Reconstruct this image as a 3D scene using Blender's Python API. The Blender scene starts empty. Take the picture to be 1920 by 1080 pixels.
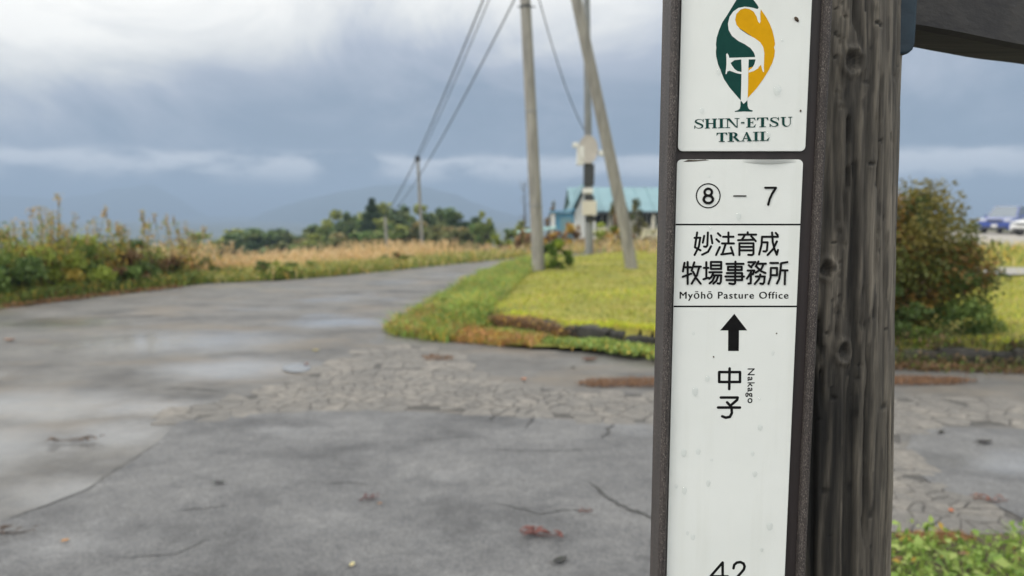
import bpy, bmesh, math, random
import numpy as np
from mathutils import Vector, Matrix

# ------------------------------------------------------------------ camera, world, sun, exposure
SC = bpy.context.scene
COL = SC.collection
CAMZ, PITCH, FPX = 1.5, math.radians(6.3), 1331.0
cp, sp = math.cos(PITCH), math.sin(PITCH)
YS = 0.52                                   # distance of the sign's plates
cam_d = bpy.data.cameras.new('camera'); cam = bpy.data.objects.new('camera', cam_d); COL.objects.link(cam)
cam.location = (0, 0, CAMZ); cam.rotation_euler = (math.radians(90) - PITCH, 0, 0)
cam_d.sensor_width = 36; cam_d.lens = 36 * FPX / 1920
cam_d.clip_start = 0.02; cam_d.clip_end = 40000
cam_d.dof.use_dof = True; cam_d.dof.focus_distance = 0.522; cam_d.dof.aperture_fstop = 7.2
SC.camera = cam

SUN_AZ, SUN_EL = math.radians(-118), math.radians(42)     # azimuth from +Y towards +X
sun_vec = Vector((math.sin(SUN_AZ) * math.cos(SUN_EL), math.cos(SUN_AZ) * math.cos(SUN_EL), math.sin(SUN_EL)))
sl = bpy.data.lights.new('sun', 'SUN'); sl.energy = 1.5; sl.angle = math.radians(22); sl.color = (1, .95, .88)
so = bpy.data.objects.new('sun', sl); COL.objects.link(so)
so.rotation_euler = (-sun_vec).to_track_quat('-Z', 'Y').to_euler(); so.location = (-20, -10, 30)

W = bpy.data.worlds.new('World'); SC.world = W; W.use_nodes = True
nt = W.node_tree; nt.nodes.clear()
def N(t, **kw):
    n = nt.nodes.new(t)
    for k, v in kw.items(): setattr(n, k, v)
    return n
def LK(a, b): nt.links.new(a, b)
def ramp_set(r, pts, interp='LINEAR'):
    e = r.color_ramp.elements; r.color_ramp.interpolation = interp
    while len(e) < len(pts): e.new(.5)
    for k, (p, c) in enumerate(pts):
        e[k].position = p; e[k].color = (*c, 1) if len(c) == 3 else c
def math_n(op, a, b=None, clamp=False):
    m = N('ShaderNodeMath', operation=op); m.use_clamp = clamp
    for k, x in enumerate((a, b)):
        if x is None: continue
        if isinstance(x, (int, float)): m.inputs[k].default_value = x
        else: LK(x, m.inputs[k])
    return m.outputs[0]
wout = N('ShaderNodeOutputWorld'); bg = N('ShaderNodeBackground'); bg.inputs['Strength'].default_value = 0.1
sky = N('ShaderNodeTexSky', sky_type='NISHITA', sun_disc=False, sun_elevation=SUN_EL, sun_rotation=SUN_AZ, air_density=1.0, dust_density=2.0)
tc = N('ShaderNodeTexCoord')
sep = N('ShaderNodeSeparateXYZ'); LK(tc.outputs['Generated'], sep.inputs[0])
mp = N('ShaderNodeMapping'); mp.inputs['Scale'].default_value = (1.0, 1.0, 2.1); mp.inputs['Location'].default_value = (3.1, 1.7, .45)
LK(tc.outputs['Generated'], mp.inputs[0])
nz = N('ShaderNodeTexNoise'); nz.inputs['Scale'].default_value = 2.7; nz.inputs['Detail'].default_value = 7; nz.inputs['Roughness'].default_value = .62
nz.inputs['Distortion'].default_value = .6
LK(mp.outputs[0], nz.inputs['Vector'])
dt = N('ShaderNodeVectorMath', operation='DOT_PRODUCT'); LK(tc.outputs['Generated'], dt.inputs[0]); dt.inputs[1].default_value = tuple(sun_vec)
# height in the cloud sheet = elevation, pushed up and down by the noise, brighter towards the sun
h = math_n('ADD', sep.outputs['Z'], math_n('MULTIPLY', math_n('SUBTRACT', nz.outputs['Fac'], .5), .42))
h = math_n('ADD', h, math_n('MULTIPLY', math_n('MAXIMUM', math_n('ADD', dt.outputs['Value'], .20), 0.0), .40))
r1 = N('ShaderNodeValToRGB'); LK(math_n('ADD', math_n('MULTIPLY', h, 1.25), .18), r1.inputs[0])
ramp_set(r1, [(0, (.31, .40, .55)), (.15, (.235, .305, .415)), (.26, (.20, .265, .35)), (.36, (.27, .33, .42)), (.46, (.46, .50, .58)), (.56, (.82, .82, .80)), (.68, (1.14, 1.11, 1.04)), (1, (1.1, 1.09, 1.05))])
# a band of thin pale cloud just above the hills
mp2 = N('ShaderNodeMapping'); mp2.inputs['Scale'].default_value = (1, 1, 2.6); mp2.inputs['Location'].default_value = (.7, 4.2, 1.1)
LK(tc.outputs['Generated'], mp2.inputs[0])
nz2 = N('ShaderNodeTexNoise'); nz2.inputs['Scale'].default_value = 7.5; nz2.inputs['Detail'].default_value = 6; nz2.inputs['Roughness'].default_value = .55
LK(mp2.outputs[0], nz2.inputs['Vector'])
band = N('ShaderNodeValToRGB'); LK(math_n('ADD', sep.outputs['Z'], math_n('MULTIPLY', math_n('SUBTRACT', nz2.outputs['Fac'], .5), .05)), band.inputs[0])
ramp_set(band, [(0, (0, 0, 0)), (.030, (0, 0, 0)), (.050, (1, 1, 1)), (.070, (.9, .9, .9)), (.079, (0, 0, 0)), (1, (0, 0, 0))])
th = N('ShaderNodeValToRGB'); LK(nz2.outputs['Fac'], th.inputs[0]); ramp_set(th, [(.40, (0, 0, 0)), (.54, (1, 1, 1))])
mixw = N('ShaderNodeMix', data_type='RGBA'); LK(math_n('MULTIPLY', math_n('MULTIPLY', band.outputs[0], th.outputs[0]), .95), mixw.inputs[0])
LK(r1.outputs[0], mixw.inputs[6]); mixw.inputs[7].default_value = (1.10, 1.09, 1.10, 1)
# overhead the cloud is thin and bright
up = N('ShaderNodeMapRange'); LK(sep.outputs['Z'], up.inputs[0]); up.inputs[1].default_value = .18; up.inputs[2].default_value = .75; up.inputs[3].default_value = 10; up.inputs[4].default_value = 15.5
sc_ = N('ShaderNodeVectorMath', operation='SCALE'); LK(mixw.outputs[2], sc_.inputs[0]); LK(up.outputs[0], sc_.inputs['Scale'])
mixs = N('ShaderNodeMix', data_type='RGBA'); mixs.inputs[0].default_value = .93
LK(sky.outputs[0], mixs.inputs[6]); LK(sc_.outputs[0], mixs.inputs[7])
LK(mixs.outputs[2], bg.inputs['Color']); LK(bg.outputs[0], wout.inputs[0])

SC.view_settings.view_transform = 'Standard'; SC.view_settings.look = 'None'
SC.view_settings.exposure = 0.22; SC.view_settings.gamma = 1.0; SC.view_settings.use_curve_mapping = False
SC.cycles.use_denoising = True
SC.cycles.max_bounces = 8; SC.cycles.transparent_max_bounces = 8; SC.cycles.volume_bounces = 0
SC.cycles.use_adaptive_sampling = True

# ------------------------------------------------------------------ helpers
random.seed(11); RNG = np.random.default_rng(7)
def ray(u, v):
    a, b = (u - 960) / FPX, (v - 540) / FPX
    return Vector((a, cp - b * sp, -sp - b * cp))
def at(u, v, y):                           # the point that stands y metres ahead
    d = ray(u, v); return Vector((0, 0, CAMZ)) + d * (y / d.y)
def gr(u, v, z=0.0):                       # the point on level ground at height z
    d = ray(u, v); return Vector((0, 0, CAMZ)) + d * ((z - CAMZ) / d.z)

def tag(o, label=None, cat=None, group=None, kind=None):
    for k, x in (('label', label), ('category', cat), ('group', group), ('kind', kind)):
        if x: o[k] = x
    return o
def empty(name, loc=(0, 0, 0), rz=0):
    o = bpy.data.objects.new(name, None); COL.objects.link(o); o.location = loc; o.rotation_euler = (0, 0, rz)
    o.empty_display_size = .1; return o
def link(name, me, parent=None, loc=None):
    o = bpy.data.objects.new(name, me); COL.objects.link(o)
    if parent: o.parent = parent
    if loc is not None: o.location = loc
    return o
def npmesh(name, V, F, mat, col=None, smooth=False):
    """mesh from arrays; F is (n,k) or a list of such arrays"""
    V = np.asarray(V, dtype=np.float32); Fs = F if isinstance(F, list) else [F]
    Fs = [np.asarray(f, dtype=np.int32) for f in Fs if len(f)]
    me = bpy.data.meshes.new(name)
    me.vertices.add(len(V)); me.vertices.foreach_set('co', V.ravel())
    loops = np.concatenate([f.ravel() for f in Fs]); me.loops.add(len(loops)); me.loops.foreach_set('vertex_index', loops)
    tot = np.concatenate([np.full(len(f), f.shape[1], np.int32) for f in Fs]); st = np.concatenate([[0], np.cumsum(tot)[:-1]]).astype(np.int32)
    me.polygons.add(len(tot)); me.polygons.foreach_set('loop_start', st)
    try: me.polygons.foreach_set('loop_total', tot)
    except Exception: pass
    if smooth: me.polygons.foreach_set('use_smooth', np.ones(len(tot), dtype=bool))
    if col is not None:
        at_ = me.attributes.new('tint', 'FLOAT_COLOR', 'POINT')
        c4 = np.ones((len(V), 4), np.float32); c4[:, :3] = col; at_.data.foreach_set('color', c4.ravel())
    me.update(calc_edges=True); me.validate()
    if mat: me.materials.append(mat)
    return me
class MB:
    def __init__(s): s.v = []; s.f = []
    def add(s, vs, fs):
        o = len(s.v); s.v += [tuple(x) for x in vs]; s.f += [tuple(i + o for i in f) for f in fs]; return s
    def box(s, c, d, R=None):
        x, y, z = (k / 2 for k in d); R = R or Matrix.Identity(3); c = Vector(c)
        vs = [c + R @ Vector((a * x, b * y, e * z)) for a in (-1, 1) for b in (-1, 1) for e in (-1, 1)]
        return s.add(vs, [(0, 1, 3, 2), (4, 6, 7, 5), (0, 4, 5, 1), (2, 3, 7, 6), (0, 2, 6, 4), (1, 5, 7, 3)])
    def tube(s, pts, rad, n=10, cap=True):
        pts = [Vector(p) for p in pts]; rad = rad if isinstance(rad, (list, tuple)) else [rad] * len(pts)
        o = len(s.v); prev = None
        for i, p in enumerate(pts):
            t = (pts[min(i + 1, len(pts) - 1)] - pts[max(i - 1, 0)]).normalized()
            a = t.orthogonal().normalized() if prev is None else (prev - t * prev.dot(t)).normalized()
            prev = a; b = t.cross(a)
            for k in range(n):
                g = 2 * math.pi * k / n; s.v.append(tuple(p + (a * math.cos(g) + b * math.sin(g)) * rad[i]))
        for i in range(len(pts) - 1):
            for k in range(n):
                s.f.append((o + i * n + k, o + i * n + (k + 1) % n, o + (i + 1) * n + (k + 1) % n, o + (i + 1) * n + k))
        if cap:
            s.f.append(tuple(o + k for k in reversed(range(n)))); s.f.append(tuple(o + (len(pts) - 1) * n + k for k in range(n)))
        return s
    def prism(s, poly, y0, y1):             # polygon in x,z extruded along y
        n = len(poly); vs = [(x, y0, z) for x, z in poly] + [(x, y1, z) for x, z in poly]
        return s.add(vs, [tuple(range(n)), tuple(range(2 * n - 1, n - 1, -1))] + [(i, i + n, (i + 1) % n + n, (i + 1) % n) for i in range(n)])
    def slab(s, poly, z0, z1):              # polygon in x,y extruded along z
        n = len(poly); vs = [(x, y, z0) for x, y in poly] + [(x, y, z1) for x, y in poly]
        return s.add(vs, [tuple(range(n - 1, -1, -1)), tuple(range(n, 2 * n))] + [(i, (i + 1) % n, (i + 1) % n + n, i + n) for i in range(n)])
    def mesh(s, name, mat, bevel=0, smooth=False, seg=2):
        me = bpy.data.meshes.new(name); me.from_pydata(s.v, [], s.f)
        if bevel or True:
            bm = bmesh.new(); bm.from_mesh(me); bmesh.ops.recalc_face_normals(bm, faces=bm.faces)
            if bevel: bmesh.ops.bevel(bm, geom=[e for e in bm.edges if e.is_manifold and e.calc_face_angle(0) > .5], offset=bevel, segments=seg, affect='EDGES', profile=.6)
            bm.to_mesh(me); bm.free()
        if smooth: me.polygons.foreach_set('use_smooth', [True] * len(me.polygons))
        me.materials.append(mat); return me
    def obj(s, name, mat, parent=None, loc=None, **k): return link(name, s.mesh(name, mat, **k), parent, loc)
def auto_smooth(me, deg=35):
    me.polygons.foreach_set('use_smooth', [True] * len(me.polygons))
    bm = bmesh.new(); bm.from_mesh(me)
    for e in bm.edges: e.smooth = not (e.is_manifold and e.calc_face_angle(0) > math.radians(deg))
    bm.to_mesh(me); bm.free()

# lattice noise for shaping meshes
def vnoise(x, y, seed=0):
    x = np.asarray(x, float); y = np.asarray(y, float)
    xi, yi = np.floor(x).astype(np.int64), np.floor(y).astype(np.int64); xf, yf = x - xi, y - yi
    def hsh(a, b):
        n = (a * 374761393 + b * 668265263 + seed * 974711) & 0x7fffffff
        n = ((n ^ (n >> 13)) * 1274126177) & 0x7fffffff
        return ((n ^ (n >> 16)) & 0xffff) / 65535.0
    sx, sy = xf * xf * (3 - 2 * xf), yf * yf * (3 - 2 * yf)
    a = hsh(xi, yi) * (1 - sx) + hsh(xi + 1, yi) * sx; b = hsh(xi, yi + 1) * (1 - sx) + hsh(xi + 1, yi + 1) * sx
    return a * (1 - sy) + b * sy
def fbm(x, y, seed=0, o=4):
    r = 0; a = .5
    for k in range(o): r = r + a * vnoise(x * 2 ** k, y * 2 ** k, seed + k * 17); a *= .5
    return r / (1 - .5 ** o)

# ------------------------------------------------------------------ materials
MATS = {}
def newmat(name):
    m = bpy.data.materials.new(name); m.use_nodes = True; m.node_tree.nodes.clear(); MATS[name] = m
    t = m.node_tree; o = t.nodes.new('ShaderNodeOutputMaterial'); b = t.nodes.new('ShaderNodeBsdfPrincipled')
    t.links.new(b.outputs[0], o.inputs[0]); return m, t, b, o
def tnoise(t, scale, detail=4, rough=.55, stretch=None, coord='Object', dist=0):
    c = t.nodes.new('ShaderNodeTexCoord'); n = t.nodes.new('ShaderNodeTexNoise'); src = c.outputs[coord]
    if stretch:
        q = t.nodes.new('ShaderNodeMapping'); q.inputs['Scale'].default_value = stretch; t.links.new(src, q.inputs[0]); src = q.outputs[0]
    t.links.new(src, n.inputs['Vector']); n.inputs['Scale'].default_value = scale; n.inputs['Detail'].default_value = detail
    n.inputs['Roughness'].default_value = rough; n.inputs['Distortion'].default_value = dist
    return n.outputs['Fac']
def tramp(t, fac, pts):
    r = t.nodes.new('ShaderNodeValToRGB'); t.links.new(fac, r.inputs[0]); ramp_set(r, pts); return r.outputs[0]
def tbump(t, b, h, strength, dist):
    n = t.nodes.new('ShaderNodeBump'); n.inputs['Strength'].default_value = strength; n.inputs['Distance'].default_value = dist
    t.links.new(h, n.inputs['Height']); t.links.new(n.outputs[0], b.inputs['Normal'])
def pm(name, c1, c2=None, scale=8, rough=.7, bump=0, bdist=.01, stretch=None, metal=0, lo=.35, hi=.65, rough2=None, coord='Object', detail=5, spec=.5):
    m, t, b, o = newmat(name); c2 = c2 or tuple(x * .8 for x in c1)
    f = tnoise(t, scale, detail, .6, stretch, coord)
    t.links.new(tramp(t, f, [(lo, c1), (hi, c2)]), b.inputs['Base Color'])
    b.inputs['Roughness'].default_value = rough; b.inputs['Metallic'].default_value = metal; b.inputs['Specular IOR Level'].default_value = spec
    if rough2 is not None: t.links.new(tramp(t, f, [(lo, (rough,) * 3), (hi, (rough2,) * 3)]), b.inputs['Roughness'])
    if bump: tbump(t, b, f, bump, bdist)
    return m
def leafmat(name, trans=.3, rough=.55):
    m, t, b, o = newmat(name)
    a = t.nodes.new('ShaderNodeAttribute'); a.attribute_name = 'tint'
    t.links.new(a.outputs['Color'], b.inputs['Base Color']); b.inputs['Roughness'].default_value = rough; b.inputs['Specular IOR Level'].default_value = .35
    tr = t.nodes.new('ShaderNodeBsdfTranslucent'); t.links.new(a.outputs['Color'], tr.inputs[0])
    mx = t.nodes.new('ShaderNodeMixShader'); mx.inputs[0].default_value = trans
    t.links.new(b.outputs[0], mx.inputs[1]); t.links.new(tr.outputs[0], mx.inputs[2]); t.links.new(mx.outputs[0], o.inputs[0])
    return m
LEAF = leafmat('leaf'); STRAW = leafmat('straw', .35, .7)
BARK = pm('bark', (.09, .07, .055), (.045, .035, .03), 14, .9, .6, .02, (1, 1, .3))
CONC = pm('pole_concrete', (.33, .315, .28), (.20, .192, .172), 4, .85, .35, .004, (2.5, 2.5, .35))
CONC2 = pm('pole_concrete_dark', (.24, .25, .25), (.17, .18, .18), 3, .85, .25, .004, (2, 2, .6))
STEEL = pm('galvanised_steel', (.35, .36, .37), (.25, .26, .27), 12, .5, metal=.7)
DARKMETAL = pm('dark_metal', (.05, .055, .06), (.08, .08, .08), 12, .5, metal=.5)
WHITEP = pm('white_paint', (.74, .74, .71), (.64, .64, .60), 5, .5)
CREAM = pm('cream_wall', (.66, .62, .52), (.56, .52, .43), 1.5, .85)
BLUEROOF = pm('blue_roof_metal', (.17, .30, .335), (.14, .255, .29), .8, .45)
BLUEWALL = pm('blue_panel', (.12, .32, .47), (.09, .27, .41), 1.2, .55)
TURQ = pm('turquoise_sheet', (.36, .62, .58), (.30, .54, .51), 1.2, .6)
DARKGLASS = pm('dark_glass', (.012, .016, .02), (.02, .025, .03), 2, .08)
RUBBER = pm('rubber', (.02, .02, .022), (.03, .03, .03), 30, .8)
WIRE = pm('cable_sheath', (.06, .065, .075), (.08, .085, .09), 10, .6)

# plate: white vinyl, faintly uneven
m, t, b, o = newmat('white_vinyl')
f1 = tnoise(t, 14, 3, .5); t.links.new(tramp(t, f1, [(.3, (.745, .77, .735)), (.7, (.785, .81, .775))]), b.inputs['Base Color'])
gm = t.nodes.new('ShaderNodeMix'); gm.data_type = 'RGBA'; gm.blend_type = 'MULTIPLY'; gm.inputs[0].default_value = 1
lk_ = b.inputs['Base Color'].links[0].from_socket; t.links.new(lk_, gm.inputs[6]); t.links.new(tramp(t, tnoise(t, 55, 5, .65, (1, 1, .07)), [(.28, (.94, .94, .925)), (.5, (1, 1, 1)), (.75, (1, 1, 1))]), gm.inputs[7]); t.links.new(gm.outputs[2], b.inputs['Base Color'])
b.inputs['Roughness'].default_value = .38; tbump(t, b, tnoise(t, 120, 2, .5), .06, .002); VINYL = m
INK = pm('black_ink', (.006, .006, .0065), (.009, .009, .009), 200, .6, spec=.12)
GREENINK = pm('green_ink', (.006, .050, .042), (.008, .058, .048), 150, .6, spec=.12)
YELLOWINK = pm('yellow_ink', (.70, .36, .002), (.64, .33, .002), 120, .6, spec=.12)
# board: brown recycled plastic with pale scratches and fibres
m, t, b, o = newmat('brown_board')
fa = tnoise(t, 1500, 3, .75, (1, 1, .5)); fb = tnoise(t, 90, 4, .6, (1, 1, .2))
ca = tramp(t, fa, [(.36, (.020, .016, .016)), (.52, (.048, .040, .038)), (.62, (.16, .145, .13)), (.72, (.40, .37, .33))])
mx = t.nodes.new('ShaderNodeMix'); mx.data_type = 'RGBA'; mx.blend_type = 'MULTIPLY'; mx.inputs[0].default_value = .6
t.links.new(ca, mx.inputs[6]); t.links.new(tramp(t, fb, [(.35, (.5, .45, .45)), (.65, (1.1, 1.05, 1.0))]), mx.inputs[7])
t.links.new(mx.outputs[2], b.inputs['Base Color']); b.inputs['Roughness'].default_value = .62; tbump(t, b, fa, .7, .0012); BOARD = m
BOARDIN = pm('brown_board_smooth', (.030, .022, .022), (.018, .014, .014), 80, .5, .35, .0008, (1, 1, .08))
# weathered log: colour comes with the mesh (grain, knots), fine fibres from the node noise
m, t, b, o = newmat('weathered_log')
a = t.nodes.new('ShaderNodeAttribute'); a.attribute_name = 'tint'
ff = tnoise(t, 420, 4, .7, (1, 1, .05))
mx = t.nodes.new('ShaderNodeMix'); mx.data_type = 'RGBA'; mx.blend_type = 'MULTIPLY'; mx.inputs[0].default_value = 1
t.links.new(a.outputs['Color'], mx.inputs[6]); t.links.new(tramp(t, ff, [(.3, (.55, .55, .56)), (.7, (1.3, 1.28, 1.24))]), mx.inputs[7])
t.links.new(mx.outputs[2], b.inputs['Base Color']); b.inputs['Roughness'].default_value = .75; tbump(t, b, ff, .5, .0015); LOG = m
DARKWOOD = pm('dark_plank', (.020, .019, .020), (.042, .039, .036), 9, .7, .6, .003, (.6, 6, 6))
NAVY = pm('navy_board', (.008, .022, .036), (.014, .036, .055), 30, .6, .5, .003)

# ------------------------------------------------------------------ terrain
LA = Vector((-7.7, 10.7)); LN = Vector((-.811, .586))
def sroad(x, y): return (x - LA.x) * LN.x + (y - LA.y) * LN.y
def H(x, y):
    x = np.asarray(x, float); y = np.asarray(y, float)
    s = (x - LA.x) * LN.x + (y - LA.y) * LN.y
    d = .1 * np.clip(s - 1.5, 0, 85) + .045 * np.clip(s - 86, 0, 700)
    d2 = .13 * np.clip(y - 57, 0, 260)
    far = np.clip((np.hypot(x, y) - 30) / 60, 0, 1)
    d3 = .06 * np.clip(-x - 16, 0, 400) * np.clip((y - 2) / 10, 0, 1)
    und = (fbm(x * .05 + 9, y * .05 + 3, 5, 3) - .5) * 1.6 * far
    und2 = (fbm(x * .004 + 9, y * .004 + 3, 8, 3) - .5) * 30 * np.clip((np.hypot(x, y) - 250) / 500, 0, 1)
    return -.035 - np.minimum(np.maximum(np.maximum(d, d2), d3), 60) + und + und2
def spaced(near, step, far, n):
    a = np.arange(0, near, step); g = np.geomspace(near, far, n); p = np.concatenate([a, g]); return np.concatenate([-p[:0:-1], p])
gx = spaced(40, 1.0, 5000, 36); gy = spaced(70, 1.0, 5000, 34); gy = gy[gy > -400]
X, Y = np.meshgrid(gx, gy); Z = H(X, Y)
nxx, nyy = len(gx), len(gy); idx = np.arange(nxx * nyy).reshape(nyy, nxx)
Fq = np.stack([idx[:-1, :-1], idx[:-1, 1:], idx[1:, 1:], idx[1:, :-1]], -1).reshape(-1, 4)
m, t, b, o = newmat('field_ground')
t.links.new(tramp(t, tnoise(t, .9, 6, .65), [(.3, (.035, .05, .016)), (.5, (.075, .085, .028)), (.7, (.12, .09, .045))]), b.inputs['Base Color']); b.inputs['Roughness'].default_value = .95
tbump(t, b, tnoise(t, 6, 5, .7), .8, .08)
tag(link('ground', npmesh('ground', np.stack([X, Y, Z], -1).reshape(-1, 3), Fq, m, smooth=True)), kind='structure')

# mountains far off
MT = pm('wooded_mountain', (.06, .085, .07), (.045, .065, .055), .004, .95)
def mountain(px, D, depth, seed):
    us = np.linspace(px[0][0], px[-1][0], 150); vs = np.interp(us, [p[0] for p in px], [p[1] for p in px])
    vs = vs + (fbm(us * .02, us * 0, seed, 4) - .5) * 12
    rows = []
    for k in range(14):
        q = k / 13; yy = D + depth * (q - .5) * 2
        prof = (1 - abs(q - .5) * 2) ** .8
        xs = (us - 960) / FPX * D
        top = np.array([at(u_, v_, D).z for u_, v_ in zip(us, vs)])
        zz = -110 + (top + 110) * prof * (1 + (fbm(xs * .004, xs * 0 + yy * .004, seed + 3, 3) - .5) * .25 * (1 - prof))
        rows.append(np.stack([xs, np.full_like(xs, yy), zz], -1))
    V = np.concatenate(rows); n = len(us); I = np.arange(14 * n).reshape(14, n)
    return npmesh('mountain', V, np.stack([I[:-1, :-1], I[:-1, 1:], I[1:, 1:], I[1:, :-1]], -1).reshape(-1, 4), MT, smooth=True)
tag(link('mountain', mountain([(-900, 400), (-400, 350), (0, 362), (130, 372), (230, 345), (285, 338), (330, 362), (380, 402), (450, 440), (560, 470)], 3000, 420, 2)), kind='structure')
tag(link('mountain', mountain([(330, 470), (420, 432), (520, 388), (600, 366), (690, 345), (760, 340), (860, 362), (940, 395), (1050, 420), (1300, 410), (1700, 425), (2300, 440)], 2400, 380, 5)), kind='structure')

# ------------------------------------------------------------------ road
def poly_px(pts, z=0.0): return [tuple(gr(u, v, z).xy) for u, v in pts]
left_edge = poly_px([(0, 577), (110, 566), (200, 553), (300, 541), (400, 531), (520, 527), (620, 519), (700, 511), (800, 500), (900, 490), (985, 483)])
right_edge = poly_px([(985, 491), (940, 505), (890, 529), (850, 552), (800, 584), (760, 606), (735, 621), (760, 630), (850, 641), (1000, 655), (1230, 668), (1690, 684), (1920, 691)])
far_road = [(2.6, 24.2), (6, 26.0), (12, 28.2), (40, 29.5), (40, 26.5), (12, 25.6), (6, 23.8), (2.6, 22.0), (1.0, 20.9)]
ext_left = [(-40, -12), (-40, -1.0), (-18, 5.2)]
road_poly = ext_left + left_edge + far_road + right_edge + [(14, 6.2), (40, 6.0), (40, -12)]
def in_poly(x, y, poly):
    x = np.asarray(x); y = np.asarray(y); r = np.zeros(x.shape, bool); n = len(poly)
    for i in range(n):
        x0, y0 = poly[i]; x1, y1 = poly[(i + 1) % n]
        c = ((y0 > y) != (y1 > y)) & (x < (x1 - x0) * (y - y0) / (y1 - y0 + 1e-12) + x0); r ^= c
    return r
def dist_line(x, y, line):
    d = np.full(np.shape(x), 1e9)
    for (x0, y0), (x1, y1) in zip(line[:-1], line[1:]):
        L = (x1 - x0) ** 2 + (y1 - y0) ** 2; q = np.clip(((x - x0) * (x1 - x0) + (y - y0) * (y1 - y0)) / L, 0, 1)
        d = np.minimum(d, np.hypot(x - x0 - q * (x1 - x0), y - y0 - q * (y1 - y0)))
    return d
def asphalt(name, c_lo, c_hi, wet0, wet1, wetscale, seed, lo=.42, hi=.62, stain=None, wets=()):
    """c_lo..c_hi grain; roughness follows a large noise: where the film of water stands it is glossy"""
    m, t, b, o = newmat(name)
    g = tnoise(t, 95, 6, .85); big = tnoise(t, 1.3, 6, .62, (1, 1.3, 1)); mid = tnoise(t, 9, 6, .7)
    c = tramp(t, g, [(.36, c_lo), (.5, tuple((a_ + b_) / 2 for a_, b_ in zip(c_lo, c_hi))), (.64, c_hi)])
    m0 = t.nodes.new('ShaderNodeMix'); m0.data_type = 'RGBA'; m0.blend_type = 'MULTIPLY'; m0.inputs[0].default_value = 1
    t.links.new(c, m0.inputs[6]); t.links.new(tramp(t, big, [(.33, (.55, .55, .56)), (.5, (.95, .95, .95)), (.66, (1.22, 1.21, 1.19))]), m0.inputs[7]); c = m0.outputs[2]
    mx = t.nodes.new('ShaderNodeMix'); mx.data_type = 'RGBA'; mx.blend_type = 'MULTIPLY'; mx.inputs[0].default_value = .8
    t.links.new(c, mx.inputs[6]); t.links.new(tramp(t, mid, [(.3, (.72, .72, .73)), (.7, (1.2, 1.19, 1.16))]), mx.inputs[7])
    out = mx.outputs[2]
    if stain:
        m2 = t.nodes.new('ShaderNodeMix'); m2.data_type = 'RGBA'; t.links.new(tramp(t, tnoise(t, .7, 4, .6, (1, 1.8, 1)), [(.5, (0, 0, 0)), (.68, (.75,) * 3)]), m2.inputs[0])
        t.links.new(out, m2.inputs[6]); m2.inputs[7].default_value = (*stain, 1); out = m2.outputs[2]
    t.links.new(out, b.inputs['Base Color'])
    w = tnoise(t, wetscale, 5, .6, (1, 1.5, 1))
    wm = tramp(t, w, [(lo, (0,) * 3), (hi, (1,) * 3)])
    geo = t.nodes.new('ShaderNodeNewGeometry'); nn = t.nodes.new('ShaderNodeTexNoise'); nn.inputs['Scale'].default_value = 2.2; nn.inputs['Detail'].default_value = 4; t.links.new(geo.outputs['Position'], nn.inputs['Vector'])
    jv = t.nodes.new('ShaderNodeVectorMath'); jv.operation = 'MULTIPLY_ADD'; t.links.new(nn.outputs['Color'], jv.inputs[0]); jv.inputs[1].default_value = (.5, .5, 0); t.links.new(geo.outputs['Position'], jv.inputs[2])
    for (cx_, cy_, rx_, ry_) in wets:       # hollows where water stands
        d1 = t.nodes.new('ShaderNodeVectorMath'); d1.operation = 'SUBTRACT'; t.links.new(jv.outputs[0], d1.inputs[0]); d1.inputs[1].default_value = (cx_ + .25, cy_ + .25, 0)
        d2 = t.nodes.new('ShaderNodeVectorMath'); d2.operation = 'MULTIPLY'; t.links.new(d1.outputs[0], d2.inputs[0]); d2.inputs[1].default_value = (1 / rx_, 1 / ry_, 0)
        d3 = t.nodes.new('ShaderNodeVectorMath'); d3.operation = 'LENGTH'; t.links.new(d2.outputs[0], d3.inputs[0])
        mr = t.nodes.new('ShaderNodeMapRange'); mr.inputs[1].default_value = 1.3; mr.inputs[2].default_value = .35; t.links.new(d3.outputs['Value'], mr.inputs[0])
        ad = t.nodes.new('ShaderNodeMath'); ad.operation = 'MAXIMUM'; t.links.new(wm, ad.inputs[0]); t.links.new(mr.outputs[0], ad.inputs[1]); wm = ad.outputs[0]
    t.links.new(tramp(t, wm, [(0, (wet0,) * 3), (1, (wet1,) * 3)]), b.inputs['Roughness'])
    b.inputs['IOR'].default_value = 1.5
    t.links.new(wm, b.inputs['Coat Weight']); b.inputs['Coat Roughness'].default_value = .16; b.inputs['Coat IOR'].default_value = 1.5
    mb = t.nodes.new('ShaderNodeMath'); mb.operation = 'ADD'; t.links.new(g, mb.inputs[0]); t.links.new(mid, mb.inputs[1])
    tbump(t, b, mb.outputs[0], .6, .008); return m
ROADM = asphalt('old_wet_asphalt', (.05, .049, .047), (.195, .19, .182), .62, .30, .55, 1, .54, .74, (.16, .135, .105), [(*gr(u, v).xy, a, c) for u, v, a, c in [(270, 766, .45, .25), (230, 812, .45, .28), (120, 925, .35, .22), (90, 606, 1.0, .5), (640, 604, .75, .45), (430, 690, .7, .5), (60, 760, .8, .5), (330, 640, 1.2, .7), (-60, 850, .5, .5)]])
PATCHM = asphalt('patched_asphalt', (.046, .047, .049), (.222, .224, .228), .66, .45, .8, 2, .55, .8, None, [(*gr(1880, 870).xy, .5, .22)])
road = MB(); road.add([(x, y, 0) for x, y in road_poly], [tuple(range(len(road_poly)))])
ROAD = tag(road.obj('road', ROADM), kind='structure')
bm = bmesh.new(); bm.from_mesh(ROAD.data)
bmesh.ops.triangulate(bm, faces=bm.faces)
for f in bm.faces:
    if f.normal.z < 0: f.normal_flip()
bm.to_mesh(ROAD.data); bm.free()

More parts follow.
